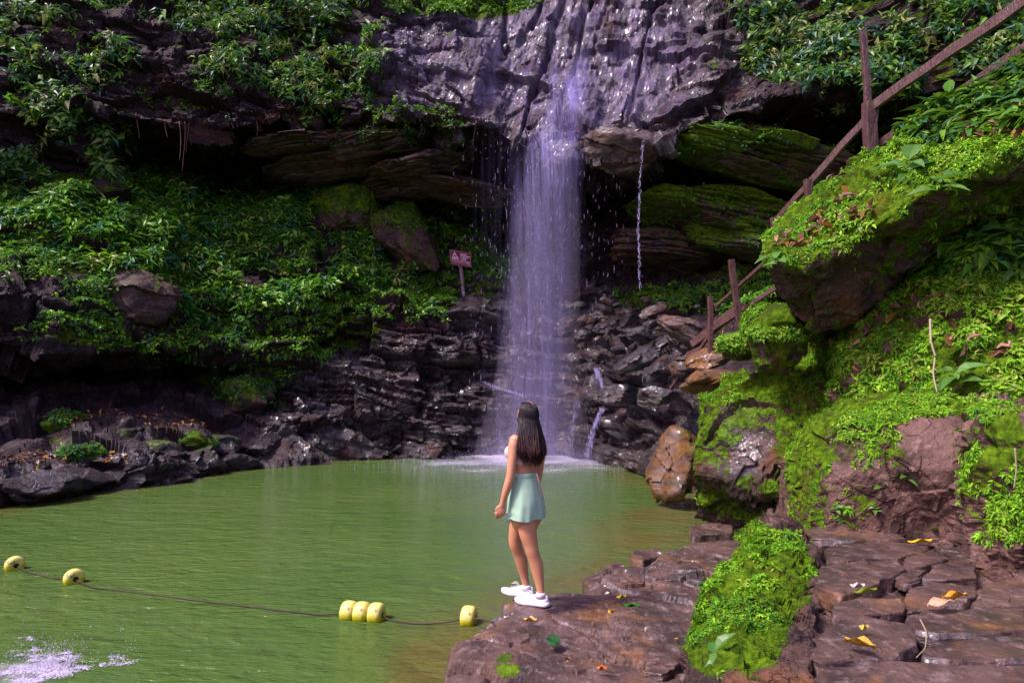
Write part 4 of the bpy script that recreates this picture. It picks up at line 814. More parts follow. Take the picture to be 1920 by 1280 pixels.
# loose veil left of the main stream and thin veils over the chute
vr = np.array([170, 240, 320, 420, 520, 640, 760, 860.])
for k, (off, hw, a) in enumerate([(-62, 60, .16), (66, 50, .2), (-15, 100, .2)]):
    stream('veil', fall, 'curtain', [1000 + off] * 8, [hw] * 8, [lipd + .3 - .2 * k] * 8, 31 + k, [0, .25, 1, 1, .9, .9, 1, .8] if k else [0, .6, 1, .8, .5, .5, .7, .6] , vr=vr) ; fall.children[-1].data.attributes['edge'].data.foreach_get('value', (tmp := np.zeros(len(fall.children[-1].data.vertices), np.float32))); fall.children[-1].data.attributes['edge'].data.foreach_set('value', tmp * a)
for k, (u0, u1, v0, v1, w, a) in enumerate([(1045, 1034, 10, 250, 12, .6), (1105, 1102, 15, 110, 7, .7), (1100, 1050, 80, 110, 10, .4), (950, 935, 40, 240, 40, .18), (1190, 1150, 70, 260, 55, .22), (1270, 1240, 60, 130, 20, .35), (900, 880, 60, 200, 30, .15)]):
    vs = np.linspace(v0, v1, 9); us = np.interp(vs, [v0, v1], [u0, u1]); stream('film_sheen', fall, 'film_sheen', us, [w] * 9, lips(us, vs, .06), 51 + k, [a * q for q in (.3, 1, 1, 1, 1, 1, 1, .8, .2)], bulge=.03, vr=vs, nu=12, rows=50)
OCT = np.array([(1, 0, 0), (0, 1, 0), (-1, 0, 0), (0, -1, 0), (0, 0, 1.), (0, 0, -1.)]); OF = np.array([(0, 1, 4), (1, 2, 4), (2, 3, 4), (3, 0, 4), (1, 0, 5), (2, 1, 5), (3, 2, 5), (0, 3, 5)])
def drops(name, parent, pts, r, h, mat='drop', axis=None):
    n = len(pts); r = np.broadcast_to(r, n); h = np.broadcast_to(h, n); V = pts[:, None] + OCT[None] * np.stack([r, r, h], -1)[:, None]
    return mesh(name, V.reshape(-1, 3), (np.arange(n) * 6)[:, None, None] .repeat(8, 1) * 1 + OF[None] if False else ((np.arange(n) * 6)[:, None, None] + OF[None]).reshape(-1, 3), M[mat], parent)
n = 550; v = rng.uniform(200, 858, n); c = np.interp(v, VV, UC); w = np.interp(v, VV, HW); s = rng.normal(size=n)
pts = P(c + w * s * .62, v, lipd - .1 + rng.normal(size=n) * .4); d1 = drops('spray_drops', fall, pts, rng.uniform(.0015, .0045, n), rng.uniform(.03, .14, n)); d1['kind'] = 'stuff'
n = 260; u = rng.choice([885, 900, 915, 935, 950, 1115, 1135, 1150, 1090], n) + rng.normal(size=n) * 22; v = rng.uniform(240, 640, n)
d2 = drops('drip_drops', fall, P(u, v, 18.8 + rng.uniform(-.5, .8, n)), rng.uniform(.001, .003, n), rng.uniform(.03, .09, n)); d2['kind'] = 'stuff'
n = 6500; u = 985 + rng.normal(size=n) * 100; v0 = 862 + np.abs(rng.normal(size=n)) * 10 ; g0 = G(u, v0, 0.0); g0[:, 2] = np.abs(rng.normal(size=n)) ** 1.6 * .28 * np.exp(-((u - 1000) / 120) ** 2) + .005
d3 = drops('splash_drops', fall, g0, rng.uniform(.002, .007, n), rng.uniform(.003, .014, n)); d3['kind'] = 'stuff'
# fine mist drifting about the foot of the fall (air full of droplets)
t = NT('mist'); vol = t.n('VolumePrincipled', {'Color': (0.86, 0.80, 1.0, 1), 'Density': 0.10, 'Anisotropy': 0.3}); t.t.links.new(vol.outputs[0], t.out.inputs[1]); M['mist'] = t.m
a = np.linspace(0, 2 * np.pi, 24, endpoint=False); zz = np.array([.02, .5, 1.5, 3, 5, 7, 8.4]); rr = np.array([1.7, 1.6, 1.3, 1.1, 1.0, .9, .5]); cxm = P(np.array(1000.), np.array(858.), lipd - .2)
V = np.stack([np.stack([cxm[0] + .5 * z / 8.4 + r * np.cos(a), cxm[1] - .1 + .75 * r * np.sin(a), 0 * a + z], -1) for z, r in zip(zz, rr)])
ms = mesh('mist', V.reshape(-1, 3), [gridF(7, 24, True), np.arange(24)[::-1][None], (6 * 24 + np.arange(24))[None]], M['mist'], smooth=True); tag(ms, 'thin violet mist hanging round the waterfall', 'mist', kind='stuff')

t = NT('dry_root'); M['stem2'] = t.done(t.bsdf((.16, .08, .05), .8, .2))
# thin falls and rivulets
def trickle(label, uv, d0, w, a, seed, n_drop=120):
    tt = thing('trickle', label, 'trickle'); us, vs = np.array(uv, float).T; vv = np.linspace(vs[0], vs[-1], 9); uu = np.interp(vv, vs, us)
    dd = lips(uu, vv, .07) if d0 is None else [d0] * 9
    stream('film_sheen', tt, 'film_sheen', uu, [w] * 9, dd, seed, [a] * 9, bulge=.03, vr=vv, nu=8, rows=60, edgepow=.6)
    v = rng.uniform(vs[0], vs[-1], n_drop); u = np.interp(v, vs, us) + rng.normal(size=n_drop) * w * .45; d_ = np.interp(v, vv, dd) - .05
    drops('drops', tt, P(u, v, d_), rng.uniform(.002, .006, n_drop), rng.uniform(.02, .09, n_drop))['kind'] = 'stuff'
trickle('thin thread of water falling from the rust brown rock, right of the main fall', [(1206, 262), (1200, 330), (1197, 430), (1200, 545)], 17.9, 3.0, .8, 71, 160)
trickle('white rivulet running down a grey rock right of the woman', [(1118, 690), (1128, 720), (1140, 758)], 16.7, 5, 1.3, 72, 90)
trickle('small cascade over the dark wet wall beside the foot of the fall', [(1130, 765), (1110, 810), (1100, 858)], None, 7, .9, 73, 140)
trickle('faint runnel on the brown wet wall', [(1085, 745), (1072, 800), (1070, 856)], None, 8, .5, 74, 60)
trickle('water spilling off the layered ledge left of the fall', [(905, 715), (925, 725), (985, 742)], None, 8, .6, 75, 60)

# splash in the near water at the lower left: foam flecks and flung drops
gx3, gy3 = np.meshgrid(np.linspace(-4.7, -2.4, 420), np.linspace(4.35, 6.1, 360)); q3 = np.stack([gx3, gy3, 0 * gx3], -1)
u3, v3 = proj(q3); env = np.maximum(blobs(u3, v3, [(100, 1234, 46, 24, 1), (15, 1262, 70, 26, 1), (70, 1256, 70, 16, .9), (165, 1246, 34, 9, .75), (20, 1222, 30, 10, .5), (62, 1198, 16, 3, .6), (40, 1196, 12, 2, .4), (215, 1238, 40, 10, .3)]), 0)
lac = sst(fbm(q3 * np.array([5, 7, 1]), 501, 5, .65), -.15, .45) * (.35 + sst(.12 - np.abs(vnoise(q3 * np.array([4, 6, 1]) + .4 * fbm(q3 * 8, 507, 2)[..., None], 506)), 0, .12))
w_ = (env ** 1.3 * lac).ravel(); n = 8500; i = rng.choice(env.size, n, p=w_ / w_.sum()); c0 = q3.reshape(-1, 3)[i] + rng.normal(size=(n, 3)) * .006
c0[:, 2] = .004 + .05 * env.ravel()[i] * np.clip(fbm(c0 * np.array([4, 4, 0]), 508, 3) + .1, 0, 1) * rng.random(n)
t = NT('foam'); M['foam'] = t.done(t.bsdf((.50, .47, .56), .35, .5))
spl = drops('water_splash', None, c0, rng.uniform(.002, .009, n) * rng.uniform(.4, 1, n), rng.uniform(.002, .005, n), 'foam'); tag(spl, 'white splash breaking on the green water at the lower left corner', 'splash', kind='stuff')
n = 900; i = rng.choice(env.size, n, p=w_ / w_.sum()); p0 = q3.reshape(-1, 3)[i] + rng.normal(size=(n, 3)) * .06; p0[:, 2] = np.abs(rng.normal(size=n)) * .07 + .02
drops('drops', spl, p0, rng.uniform(.0015, .0045, n), rng.uniform(.002, .010, n), 'foam')['kind'] = 'stuff'
# dead roots hanging in the mouth of the left cave
for k, (u, v, l) in enumerate([(336, 240, 62), (344, 241, 80), (352, 242, 45), (360, 243, 30), (312, 236, 22), (258, 224, 38), (480, 232, 24), (700, 214, 30), (890, 238, 34), (1310, 232, 30)]):
    d_ = cliff_d(u, v - 6) + .12; kk = np.linspace(0, 1, 12); c = P(u + 3 * np.sin(kk * 3 + k), v - 12 + (l + 12) * kk, d_); v_, f_ = tube(c, .014 - .008 * kk, 5)
    o = mesh('hanging_root', v_, f_, M['stem2'], smooth=True); tag(origin(o, c[0]), 'thin brown root dangling from the lip of the overhang', 'root', 'roots hanging from the overhang')
# ================================================================ FENCE, SIGN, FLOATS
def wood_mat(name, a, b, c=(0.16, 0.11, 0.13)):
    t = NT(name); co = t.n('TexCoord').outputs['Generated']; geo = t.n('NewGeometry').outputs['Position']
    g = t.noise(t.map(geo, (9, 9, 2.2)), 4, 5, .65, 1.2); k = t.mix(t.step(g, .35, .65), a, b); k = t.mix(t.math('MULTIPLY', t.step(t.noise(geo, 6, 5, .7), .5, .72), .6), k, c)
    k = t.mix(t.math('MULTIPLY', t.step(t.noise(geo, 3, 4, .6), .58, .72), .5), k, (.05, .08, .01))
    return t.done(t.bsdf(k, .5, .4, t.bump(g, .02)))
M['wood'] = wood_mat('weathered_wood', (0.035, 0.014, 0.012), (0.11, 0.045, 0.036), (0.12, 0.075, 0.095)); M['post'] = wood_mat('sign_post_wood', (.16, .11, .12), (.30, .22, .23))
def beam(name, a, b, w, h, parent, mat='wood', bev=.12, seg=14):
    """a sawn timber between two points, edges eased, slightly bowed"""
    a, b = np.array(a, float), np.array(b, float); n = max(3, seg); tt = np.linspace(0, 1, n); L = np.linalg.norm(b - a); d = (b - a) / L
    ref = np.array([0, 0, 1.]) if abs(d[2]) < .9 else np.array([0, 1., 0]); s = np.cross(d, ref); s /= np.linalg.norm(s); u = np.cross(s, d)
    e = bev * min(w, h); x = w / 2; y = h / 2; prof = np.array([(-x + e, -y), (x - e, -y), (x, -y + e), (x, y - e), (x - e, y), (-x + e, y), (-x, y - e), (-x, -y + e)])
    c = a + (b - a) * tt[:, None]; c3 = c * 2.0; wob = .012 * fbm(c3, 3, 2)[:, None] * s + .012 * fbm(c3, 4, 2)[:, None] * u
    sc = (1 + .06 * fbm(c * 5, 5, 2))[:, None, None]
    V = (c + wob)[:, None] + sc * (prof[None, :, :1] * s + prof[None, :, 1:] * u)
    return mesh(name, V.reshape(-1, 3), [gridF(n, 8, True), np.arange(8)[::-1][None], ((n - 1) * 8 + np.arange(8))[None]], M[mat], parent)
fence = thing('fence', 'rough wooden handrail fence climbing from the rock fall to the top of the overhanging boulder', 'fence')
p_ = lambda u, v, d: P(np.array(float(u)), np.array(float(v)), d)
beam('post', p_(1633, 330, 8.6), p_(1630, 192, 8.55), .155, .15, fence); beam('post', p_(1634, 300, 8.75), p_(1617, 57, 8.72), .08, .07, fence)
beam('post', p_(1519, 400, 9.3), p_(1516, 337, 9.3), .11, .10, fence); beam('post', p_(1456, 470, 10.0), p_(1453, 408, 10.0), .10, .10, fence)
beam('post', p_(1387, 612, 11.0), p_(1372, 486, 10.95), .10, .09, fence); beam('post', p_(1332, 662, 12.0), p_(1333, 556, 12.0), .09, .09, fence)
for a, b, w, h in [(p_(1638, 198, 8.5), p_(1960, -26, 6.6), .055, .125), (p_(1640, 276, 8.6), p_(1960, 66, 7.75), .06, .10), (p_(1622, 226, 8.62), p_(1512, 350, 9.35), .05, .10), (p_(1512, 352, 9.32), p_(1450, 420, 10.05), .05, .09),
    (p_(1450, 478, 10.4), p_(1336, 580, 12.05), .04, .06), (p_(1456, 538, 10.5), p_(1338, 617, 11.95), .04, .07), (p_(1335, 622, 12.05), p_(1258, 728, 13.2), .05, .06)]: beam('rail', a, b, w, h, fence)
pk = beam('log', p_(1300, 645, 12.9), p_(1392, 574, 12.0), .14, .16, None); origin(pk, p_(1345, 612, 12.5)); tag(pk, 'thick brown squared log lying behind the two lower fence posts', 'log')
pk = beam('log', p_(1290, 668, 12.8), p_(1372, 628, 11.9), .10, .12, None); origin(pk, p_(1330, 648, 12.4)); tag(pk, 'thinner dark pole lying below the thick brown log', 'log')

# the warning sign
i = np.argmin((cx - 868) ** 2 + (cy - 545) ** 2); SD = float(CP.reshape(-1, 3)[i][1]) - .15
sign = thing('warning_sign', 'small dark red warning sign with a white triangle on a leaning wooden post', 'sign', tuple(p_(868, 545, SD)))
def loc(v): return np.array(v) - np.array(sign.location)
pts = np.array([p_(864, 496, SD), p_(865, 512, SD), p_(867, 528, SD), p_(869, 556, SD)]); v_, f_ = tube(pts, [.06, .065, .065, .07], 10); mesh('post', v_ - np.array(sign.location), f_, M['post'], sign, smooth=False)
t = NT('sign_red'); M['signred'] = t.done(t.bsdf((.17, .006, .018), .5, .3)); t = NT('sign_white'); M['signwhite'] = t.done(t.bsdf((.62, .48, .56), .5, .4)); t = NT('sign_edge'); M['signedge'] = t.done(t.bsdf((.22, .12, .10), .6, .3))
A_, B_, C_ = p_(843, 468, SD - .1), p_(882, 474, SD - .1), p_(845, 495.5, SD - .1); ex, ez = B_ - A_, C_ - A_
ny = np.cross(ex, ez); ny /= np.linalg.norm(ny); ny = ny if ny[1] < 0 else -ny
def plate(name, poly, t0, t1, mat, parent):
    f = np.array([A_ + x * ex + y * ez + ny * t0 for x, y in poly]); b = np.array([A_ + x * ex + y * ez + ny * t1 for x, y in poly]); n = len(poly)
    return mesh(name, np.concatenate([f, b]) - np.array(sign.location), [np.arange(n)[None], (n + np.arange(n))[::-1][None], np.array([(k, (k + 1) % n, n + (k + 1) % n, n + k) for k in range(n)])], M[mat], parent)
bd = plate('board', [(0, 0), (1, 0), (1, 1), (0, 1)], 0, .03, 'signred', sign)
ed = [[(0, 0), (1, 0), (1, .045), (0, .045)], [(0, .955), (1, .955), (1, 1), (0, 1)], [(0, .045), (.028, .045), (.028, .955), (0, .955)], [(.972, .045), (1, .045), (1, .955), (.972, .955)]]
for e in ed: plate('border', e, .03, .036, 'signedge', bd)
tri = plate('triangle', [(.235, .10), (.44, .60), (.06, .60)], .03, .036, 'signwhite', bd)
for a, b, w in [((.16, .43), (.30, .33), .05), ((.17, .44), (.13, .52), .03), ((.25, .38), (.31, .52), .03), ((.27, .37), (.33, .30), .03), ((.22, .37), (.23, .27), .025)]:
    a, b = np.array(a), np.array(b); d = (b - a) / np.linalg.norm(b - a); q = np.array([-d[1], d[0]]) * w / 2; plate('figure', [tuple(a - q), tuple(b - q), tuple(b + q), tuple(a + q)], .036, .040, 'signred', tri)
for x0, x1, y0, y1 in [(.50, .82, .15, .245), (.50, .97, .285, .37), (.50, .57, .41, .48), (.59, .82, .41, .50), (.52, .76, .54, .625), (.06, .30, .665, .73), (.32, .42, .665, .74), (.44, .64, .665, .74), (.68, .95, .665, .74), (.10, .58, .80, .845), (.60, .68, .80, .85), (.74, .94, .80, .85)]:
    y0, y1 = y0 + .012, y1 - .012; plate('lettering', [(x0, y0), (x1, y0), (x1, y1), (x0, y1)], .03, .035, 'signwhite', bd)

# floats on their rope
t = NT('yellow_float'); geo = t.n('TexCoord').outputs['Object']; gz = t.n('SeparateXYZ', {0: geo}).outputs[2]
c = t.mix(t.step(gz, -.02, .035), (.42, .42, .006), (.62, .56, .14)); c = t.mix(t.math('MULTIPLY', t.step(t.noise(geo, 16, 4, .7), .57, .63), .85), c, (.12, .06, .02)); low = t.step(gz, -.02, -.075)  # paler tops: light from above put into the float's colour
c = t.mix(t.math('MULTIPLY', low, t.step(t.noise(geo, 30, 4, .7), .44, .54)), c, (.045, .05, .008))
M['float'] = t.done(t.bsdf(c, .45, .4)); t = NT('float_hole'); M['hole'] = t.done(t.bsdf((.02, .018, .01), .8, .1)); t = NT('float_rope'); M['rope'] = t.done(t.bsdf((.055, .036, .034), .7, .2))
def float_(u, v, ang, label, R0=.083, W=.058, z=.045):
    c = G(np.array(float(u)), np.array(float(v)), z); o = thing('buoy', label, 'buoy', tuple(c), 'yellow floats on the rope'); o.rotation_euler = (0, 0, R(ang))
    th = np.linspace(0, 2 * np.pi, 40, endpoint=False); prof = [(-W * .82, .026), (-W, .036), (-W * .97, .064), (-W * .78, R0 * .93), (-W * .4, R0 * .995), (0, R0), (W * .4, R0 * .995), (W * .78, R0 * .93), (W * .97, .064), (W, .036), (W * .82, .026)]
    V = np.stack([np.stack([0 * th + x, r * np.cos(th), r * np.sin(th)], -1) for x, r in prof]); mesh('body', V.reshape(-1, 3), gridF(len(prof), 40, True), M['float'], o, smooth=True)
    V = np.stack([np.stack([0 * th + x, .026 * np.cos(th), .026 * np.sin(th)], -1) for x in np.linspace(-W * .82, W * .82, 4)]); mesh('hole', V.reshape(-1, 3), [gridF(4, 40, True), np.arange(40)[None], (120 + np.arange(40))[None]], M['hole'], o)
    return c
fl = [(28, 1059, -38, 'leftmost yellow float, near the left edge'), (139, 1084, -38, 'second yellow float from the left, alone on the rope'), (655, 1147, -14, 'left float of the three yellow ones standing together'), (679, 1149, -14, 'middle float of the three yellow ones standing together'), (706, 1151, -14, 'right float of the three yellow ones, end towards the woman'), (879, 1157, -12, 'yellow float with brown scuffs against the stone ledge')]
fc = [float_(u, v, a, lab, *((.10, .055) if k < 2 else (.10, .066))) for k, (u, v, a, lab) in enumerate(fl)]
rp = [(-60, 1035, .04), (28, 1059, .045), (60, 1074, .012), (100, 1083, .006), (139, 1085, .045), (175, 1101, .01), (260, 1111, .006), (400, 1129, .008), (520, 1143, .006), (600, 1152, .012), (655, 1148, .045), (706, 1151, .045), (735, 1163, .02), (790, 1170, .006), (840, 1166, .02), (879, 1158, .045), (900, 1160, .10), (925, 1166, .36)]
c = np.array([G(np.array(float(a)), np.array(float(b)), z) for a, b, z in rp]); s = np.concatenate([[0], np.cumsum(np.linalg.norm(np.diff(c, axis=0), axis=1))]); q = np.linspace(0, s[-1], 260); c = np.stack([np.interp(q, s, c[:, k]) for k in range(3)], -1)
for _ in range(3): c[1:-1] = (c[:-2] + 2 * c[1:-1] + c[2:]) / 4
v_, f_ = tube(c, .006, 6); rope = mesh('rope', v_, f_, M['rope'], smooth=True); tag(origin(rope, c[130]), 'dark rope threaded through the yellow floats across the pool', 'rope')
# bare stem hanging in the moss, twigs
def stemthing(pts, r, label, col=None):
    c = np.array([p_(*q) for q in pts]); s = np.linspace(0, len(c) - 1, 24); c = np.stack([np.interp(s, np.arange(len(c)), c[:, k]) for k in range(3)], -1)
    for _ in range(2): c[1:-1] = (c[:-2] + 2 * c[1:-1] + c[2:]) / 4
    v_, f_ = tube(c, np.linspace(r, r * .6, 24), 6); o = mesh('twig', v_, f_, M['twig'], smooth=True); tag(origin(o, c[12]), label, 'twig')
t = NT('bare_twig'); M['twig'] = t.done(t.bsdf((.30, .24, .16), .7, .2))
stemthing([(1744, 598, 7.0), (1745, 640, 6.85), (1754, 668, 6.8), (1749, 700, 6.72), (1757, 736, 6.6)], .012, 'pale bare stem hanging down the bright moss of the right bank')
stemthing([(1903, 840, 4.72), (1906, 880, 4.72), (1901, 915, 4.72)], .006, 'straight pale twig hanging on the fern hung block')
stemthing([(1725, 1160, 3.98), (1738, 1185, 3.85), (1735, 1215, 3.7), (1718, 1232, 3.62)], .004, 'thin curved root fibre on the path stones')
# ================================================================ THE WOMAN
FO = G(np.array(1000.), np.array(1127.), .385)             # her place on the ledge
per = thing('person', 'woman with long dark hair, sage green wrap skirt and white trainers standing on the ledge', 'person', tuple(FO))
def B(u, v, d): return P(np.array(float(u)), np.array(float(v)), d) - FO
def rings(secs, n=48, pw=1.0, sub=6, cap=True, fold=None):
    """skin through cross-sections (px, py, ahead, half width, half depth, turn in degrees)"""
    S = np.array([[*B(s[0], s[1], s[2]), s[3], s[4], s[5]] for s in secs]); m = len(S); t = np.linspace(0, m - 1, (m - 1) * sub + 1)
    def cr(y):                                                # smooth through the sections
        i = np.clip(np.floor(t).astype(int), 0, m - 2); f = (t - i)[:, None]; g = lambda k: y[np.clip(i + k, 0, m - 1)]
        return .5 * (2 * g(0) + (g(1) - g(-1)) * f + (2 * g(-1) - 5 * g(0) + 4 * g(1) - g(2)) * f ** 2 + (3 * g(0) - g(-1) - 3 * g(1) + g(2)) * f ** 3)
    Q = cr(S); a = np.linspace(0, 2 * np.pi, n, endpoint=False); ph = np.radians(Q[:, 5]); ax = np.stack([np.cos(ph), np.sin(ph), 0 * ph], -1); bx = np.stack([-np.sin(ph), np.cos(ph), 0 * ph], -1)
    ca, sa = np.cos(a), np.sin(a); rad = 1.0 if fold is None else fold(a[None], t[:, None] / (m - 1))
    rad = np.broadcast_to(rad, (len(t), n))[..., None]
    V = Q[:, None, :3] + rad * (Q[:, 3, None, None] * ca[None, :, None] * ax[:, None] + Q[:, 4, None, None] * sa[None, :, None] * bx[:, None])
    Fs = [gridF(len(t), n, True)]
    if cap: Fs += [np.arange(n)[::-1][None], ((len(t) - 1) * n + np.arange(n))[None]]
    return V, Fs
def limb(pts, rr, k=24, sub=6):
    pts = np.array([B(*p) for p in pts]); m = len(pts); t = np.linspace(0, m - 1, (m - 1) * sub + 1)
    def cr(y):
        i = np.clip(np.floor(t).astype(int), 0, m - 2); f = (t - i)[:, None]; g = lambda q: y[np.clip(i + q, 0, m - 1)]
        return .5 * (2 * g(0) + (g(1) - g(-1)) * f + (2 * g(-1) - 5 * g(0) + 4 * g(1) - g(2)) * f ** 2 + (3 * g(0) - g(-1) - 3 * g(1) + g(2)) * f ** 3)
    return tube(cr(pts), cr(np.array(rr, float)[:, None])[:, 0], k)
BP = []
def add(VF): V, Fs = VF; BP.append((V.reshape(-1, 3), Fs))
def ell(c, r, M3=np.eye(3), sub=4, fn=None):
    V, Fx = ico(sub); V = V * np.array(r)
    if fn is not None: V = fn(V)
    return (np.asarray(c) + V @ M3), [Fx]
D0 = 5.36
add(rings([(986,992,D0,.10,.08,66),(987,975,D0,.155,.112,66),(988,955,D0,.165,.126,66),(986,930,D0,.150,.116,65),(983,905,D0,.124,.096,63),(982,884,D0,.110,.083,60),(981,864,5.365,.117,.088,55),(981,846,5.37,.132,.096,51),(983,830,5.375,.146,.084,50),(986,819,5.38,.128,.066,50),(989,812,5.385,.068,.056,50),(991,806,5.39,.050,.050,50)]))
ch = R(50); LAT = np.array([math.cos(ch), math.sin(ch), 0]); FWD = np.array([-math.sin(ch), math.cos(ch), 0])
for s in (-1, 1): add(ell(B(981, 846, 5.37) + LAT * .066 * s + FWD * .070 + np.array([0, 0, -.005]), (.050, .050, .054)))      # bust
for s in (-1, 1):                                                                                                          # seat
    hp = R(66); l2 = np.array([math.cos(hp), math.sin(hp), 0]); f2 = np.array([-math.sin(hp), math.cos(hp), 0]); add(ell(B(988, 957, D0) + l2 * .072 * s - f2 * .026, (.074, .074, .080)))
add(limb([(989,818,5.385),(991,805,5.39),(990,792,5.395)], [.056,.047,.050]))
# near (left) leg, then the far one set forward with a soft knee
add(limb([(990,945,5.31),(988,975,5.29),(990,1000,5.275),(995,1020,5.27),(998,1033,5.268),(1002,1046,5.272),(1006,1060,5.278),(1009,1078,5.272),(1012,1095,5.262),(1014,1110,5.255),(1014,1122,5.25)], [.082,.080,.068,.056,.0515,.0485,.051,.043,.033,.0285,.030]))
add(limb([(980,945,5.42),(974,972,5.43),(969,995,5.44),(966,1011,5.445),(967,1022,5.45),(972,1036,5.465),(977,1050,5.478),(980,1065,5.485),(983,1080,5.49),(986,1094,5.49),(987,1106,5.49)], [.082,.074,.063,.053,.0495,.0465,.049,.042,.033,.0285,.030]))
# arms
add(limb([(966,822,5.275),(963.5,832,5.262),(962,846,5.25),(960,865,5.235),(958,883,5.225),(957,893,5.222),(953,908,5.222),(948,924,5.226),(944,937,5.232),(942,946,5.236)], [.034,.042,.0395,.0365,.034,.033,.0335,.029,.023,.021]))
add(ell(B(966, 825, 5.275), (.047, .047, .043))); add(ell(B(1009, 825, 5.475), (.047, .047, .043)))
add(limb([(1010,822,5.48),(1012,832,5.49),(1013,850,5.51),(1011,872,5.53),(1008,894,5.53),(1003,912,5.51),(998,930,5.485),(995,944,5.47)], [.036,.0445,.042,.039,.035,.033,.027,.022]))
def hand(w, k, side, d, spread, th):
    """palm from wrist w to knuckles k (px, py), five fingers curling loosely"""
    W_, K_ = B(*w, d), B(*k, d); ax = K_ - W_; L = np.linalg.norm(ax); ax /= L; n = np.array([0.12, -1, .1]); n -= ax * (n @ ax); n /= np.linalg.norm(n); s = np.cross(ax, n) * side
    Mx = np.stack([s, n, ax]); add(ell(W_ + ax * L * .56, (.036, .0145, L * .62), Mx)); add(ell(W_ + ax * .004, (.026, .019, .026), Mx))
    for i, (o, l, c) in enumerate([(-.027, .066, .55), (-.0095, .075, .75), (.0085, .070, .95), (.0255, .055, 1.15)]):
        q = K_ + s * o - ax * (.012 + .006 * abs(i - 1)); dv = ax.copy(); pts = [q - ax * .02, q]; ang = 0
        for j, f in enumerate((.46, .31, .23)):
            ang += c * (.45, .55, .35)[j]; dd = ax * math.cos(ang) - n * math.sin(ang) + s * o * 1.2; dd /= np.linalg.norm(dd); pts.append(pts[-1] + dd * l * f)
        add(tube(np.array(pts), [.0088, .0090, .0084, .0076, .0058], 10))
    q = W_ + ax * L * .28 - s * .028; pts = [q + s * .008, q, q + ax * .026 - s * .013 - n * .006, q + ax * .048 - s * .014 - n * .014, q + ax * .063 - s * .009 - n * .022]; add(tube(np.array(pts), [.013, .0125, .0105, .0092, .0065], 10))
hand((942, 946), (938.5, 964.5), -1, 5.236, 1, 0); hand((995, 944), (992, 962), 1, 5.47, 1, 0)
# head: turned to her left and lifted to the fall
hf = np.array([-.64, .72, .29]); hf /= np.linalg.norm(hf); hx = np.cross(hf, [0, 0, 1]); hx /= np.linalg.norm(hx); hu = np.cross(hx, hf); HM = np.stack([hx, hf, hu]); HC = B(989, 780, 5.395)
def face(V):
    x, y, z = V[:, 0].copy(), V[:, 1].copy(), V[:, 2].copy(); f = np.clip(y / .09, 0, 1)
    V[:, 0] *= 1 - .28 * sst(-z, .02, .11) * sst(y, -.05, .06); V[:, 1] += .010 * sst(-z, .05, .10) * f                                  # jaw and chin
    g = lambda x0, z0, sx, sz: np.exp(-((np.abs(x) - x0) / sx) ** 2 - ((z - z0) / sz) ** 2) * (y > 0)
    V[:, 1] += .024 * g(0, -.025, .011, .020) + .012 * g(0, -.002, .009, .03) - .011 * g(.030, .004, .017, .012) + .005 * g(.03, .026, .026, .009) + .008 * g(0, -.058, .022, .009) - .004 * g(0, -.071, .016, .006) + .004 * g(.042, -.02, .018, .016)
    V[:, 2] += 0; return V
add(ell(HC, (.071, .090, .107), HM, 5, face))
for s in (-1, 1): add(ell(HC + hx * .066 * s - hf * .006 - hu * .008, (.010, .020, .031), HM))
V, Fl, o_ = [], [], 0
for v_, fs in BP:
    V.append(v_); Fl += [f + o_ for f in fs]; o_ += len(v_)
grp = {}
for f in Fl: grp.setdefault(f.shape[1], []).append(f)
body0 = mesh('body', np.concatenate(V), [np.concatenate(f) for f in grp.values()], None)
md = body0.modifiers.new('r', 'REMESH'); md.mode = 'VOXEL'; md.voxel_size = .0042; md.use_smooth_shade = True
ms_ = body0.modifiers.new('s', 'SMOOTH'); ms_.factor = .5; ms_.iterations = 6
dg = bpy.context.evaluated_depsgraph_get(); me = bpy.data.meshes.new_from_object(body0.evaluated_get(dg)); me.name = 'body'
bpy.data.objects.remove(body0); body = bpy.data.objects.new('body', me); COL.objects.link(body); body.parent = per
t = NT('skin'); geo = t.n('TexCoord').outputs['Object']
c = t.mix(t.noise(geo, 9, 3), (.46, .205, .105), (.54, .26, .145)); M['skin'] = t.done(t.bsdf(c, .42, .45, t.bump(t.noise(geo, 120, 3), .0003), **{'Subsurface Weight': .12, 'Subsurface Radius': (.02, .008, .004), 'Subsurface Scale': .3}))
me.materials.clear(); me.materials.append(M['skin'])
for p__ in me.polygons: p__.use_smooth = True
t = NT('eye'); M['eye'] = t.done(t.bsdf((.05, .03, .02), .15, .6))
for s in (-1, 1):
    v_, f_ = ell(HC + HM.T @ np.array([.030 * s, .0755, .004]), (.011, .009, .009), HM, 3); mesh('eye', v_, f_, M['eye'], per, smooth=True)
# skirt
t = NT('sage_cloth'); geo = t.n('TexCoord').outputs['Object']
c = t.mix(t.noise(geo, 14, 4, .6), (.25, .42, .285), (.33, .50, .365)); wv = t.noise(t.map(geo, (1, 1, .4)), 420, 2); M['cloth'] = t.done(t.bsdf(c, .85, .2, t.bump(t.math('ADD', wv, t.math('MULTIPLY', t.noise(geo, 14, 2, .5), 3.0)), .0009), **{'Sheen Weight': .25}))
def fold(a, t):
    k = sst(t, .15, 1.0); return 1 + k * (.022 * np.sin(5 * a + 1.2 + 2 * t) + .018 * np.sin(11 * a + 3 * t) + .010 * np.sin(17 * a)) + .05 * k * np.exp(-((np.angle(np.exp(1j * (a - 3.5)))) / .35) ** 2)
sk, sf = rings([(983,886,D0,.116,.090,61),(984,900,D0,.131,.105,63),(985,920,D0,.153,.124,65),(986,938,D0,.170,.138,66),(986,953,D0,.178,.147,66),(985.5,969,D0,.183,.151,66)], n=140, sub=9, cap=False, fold=fold)
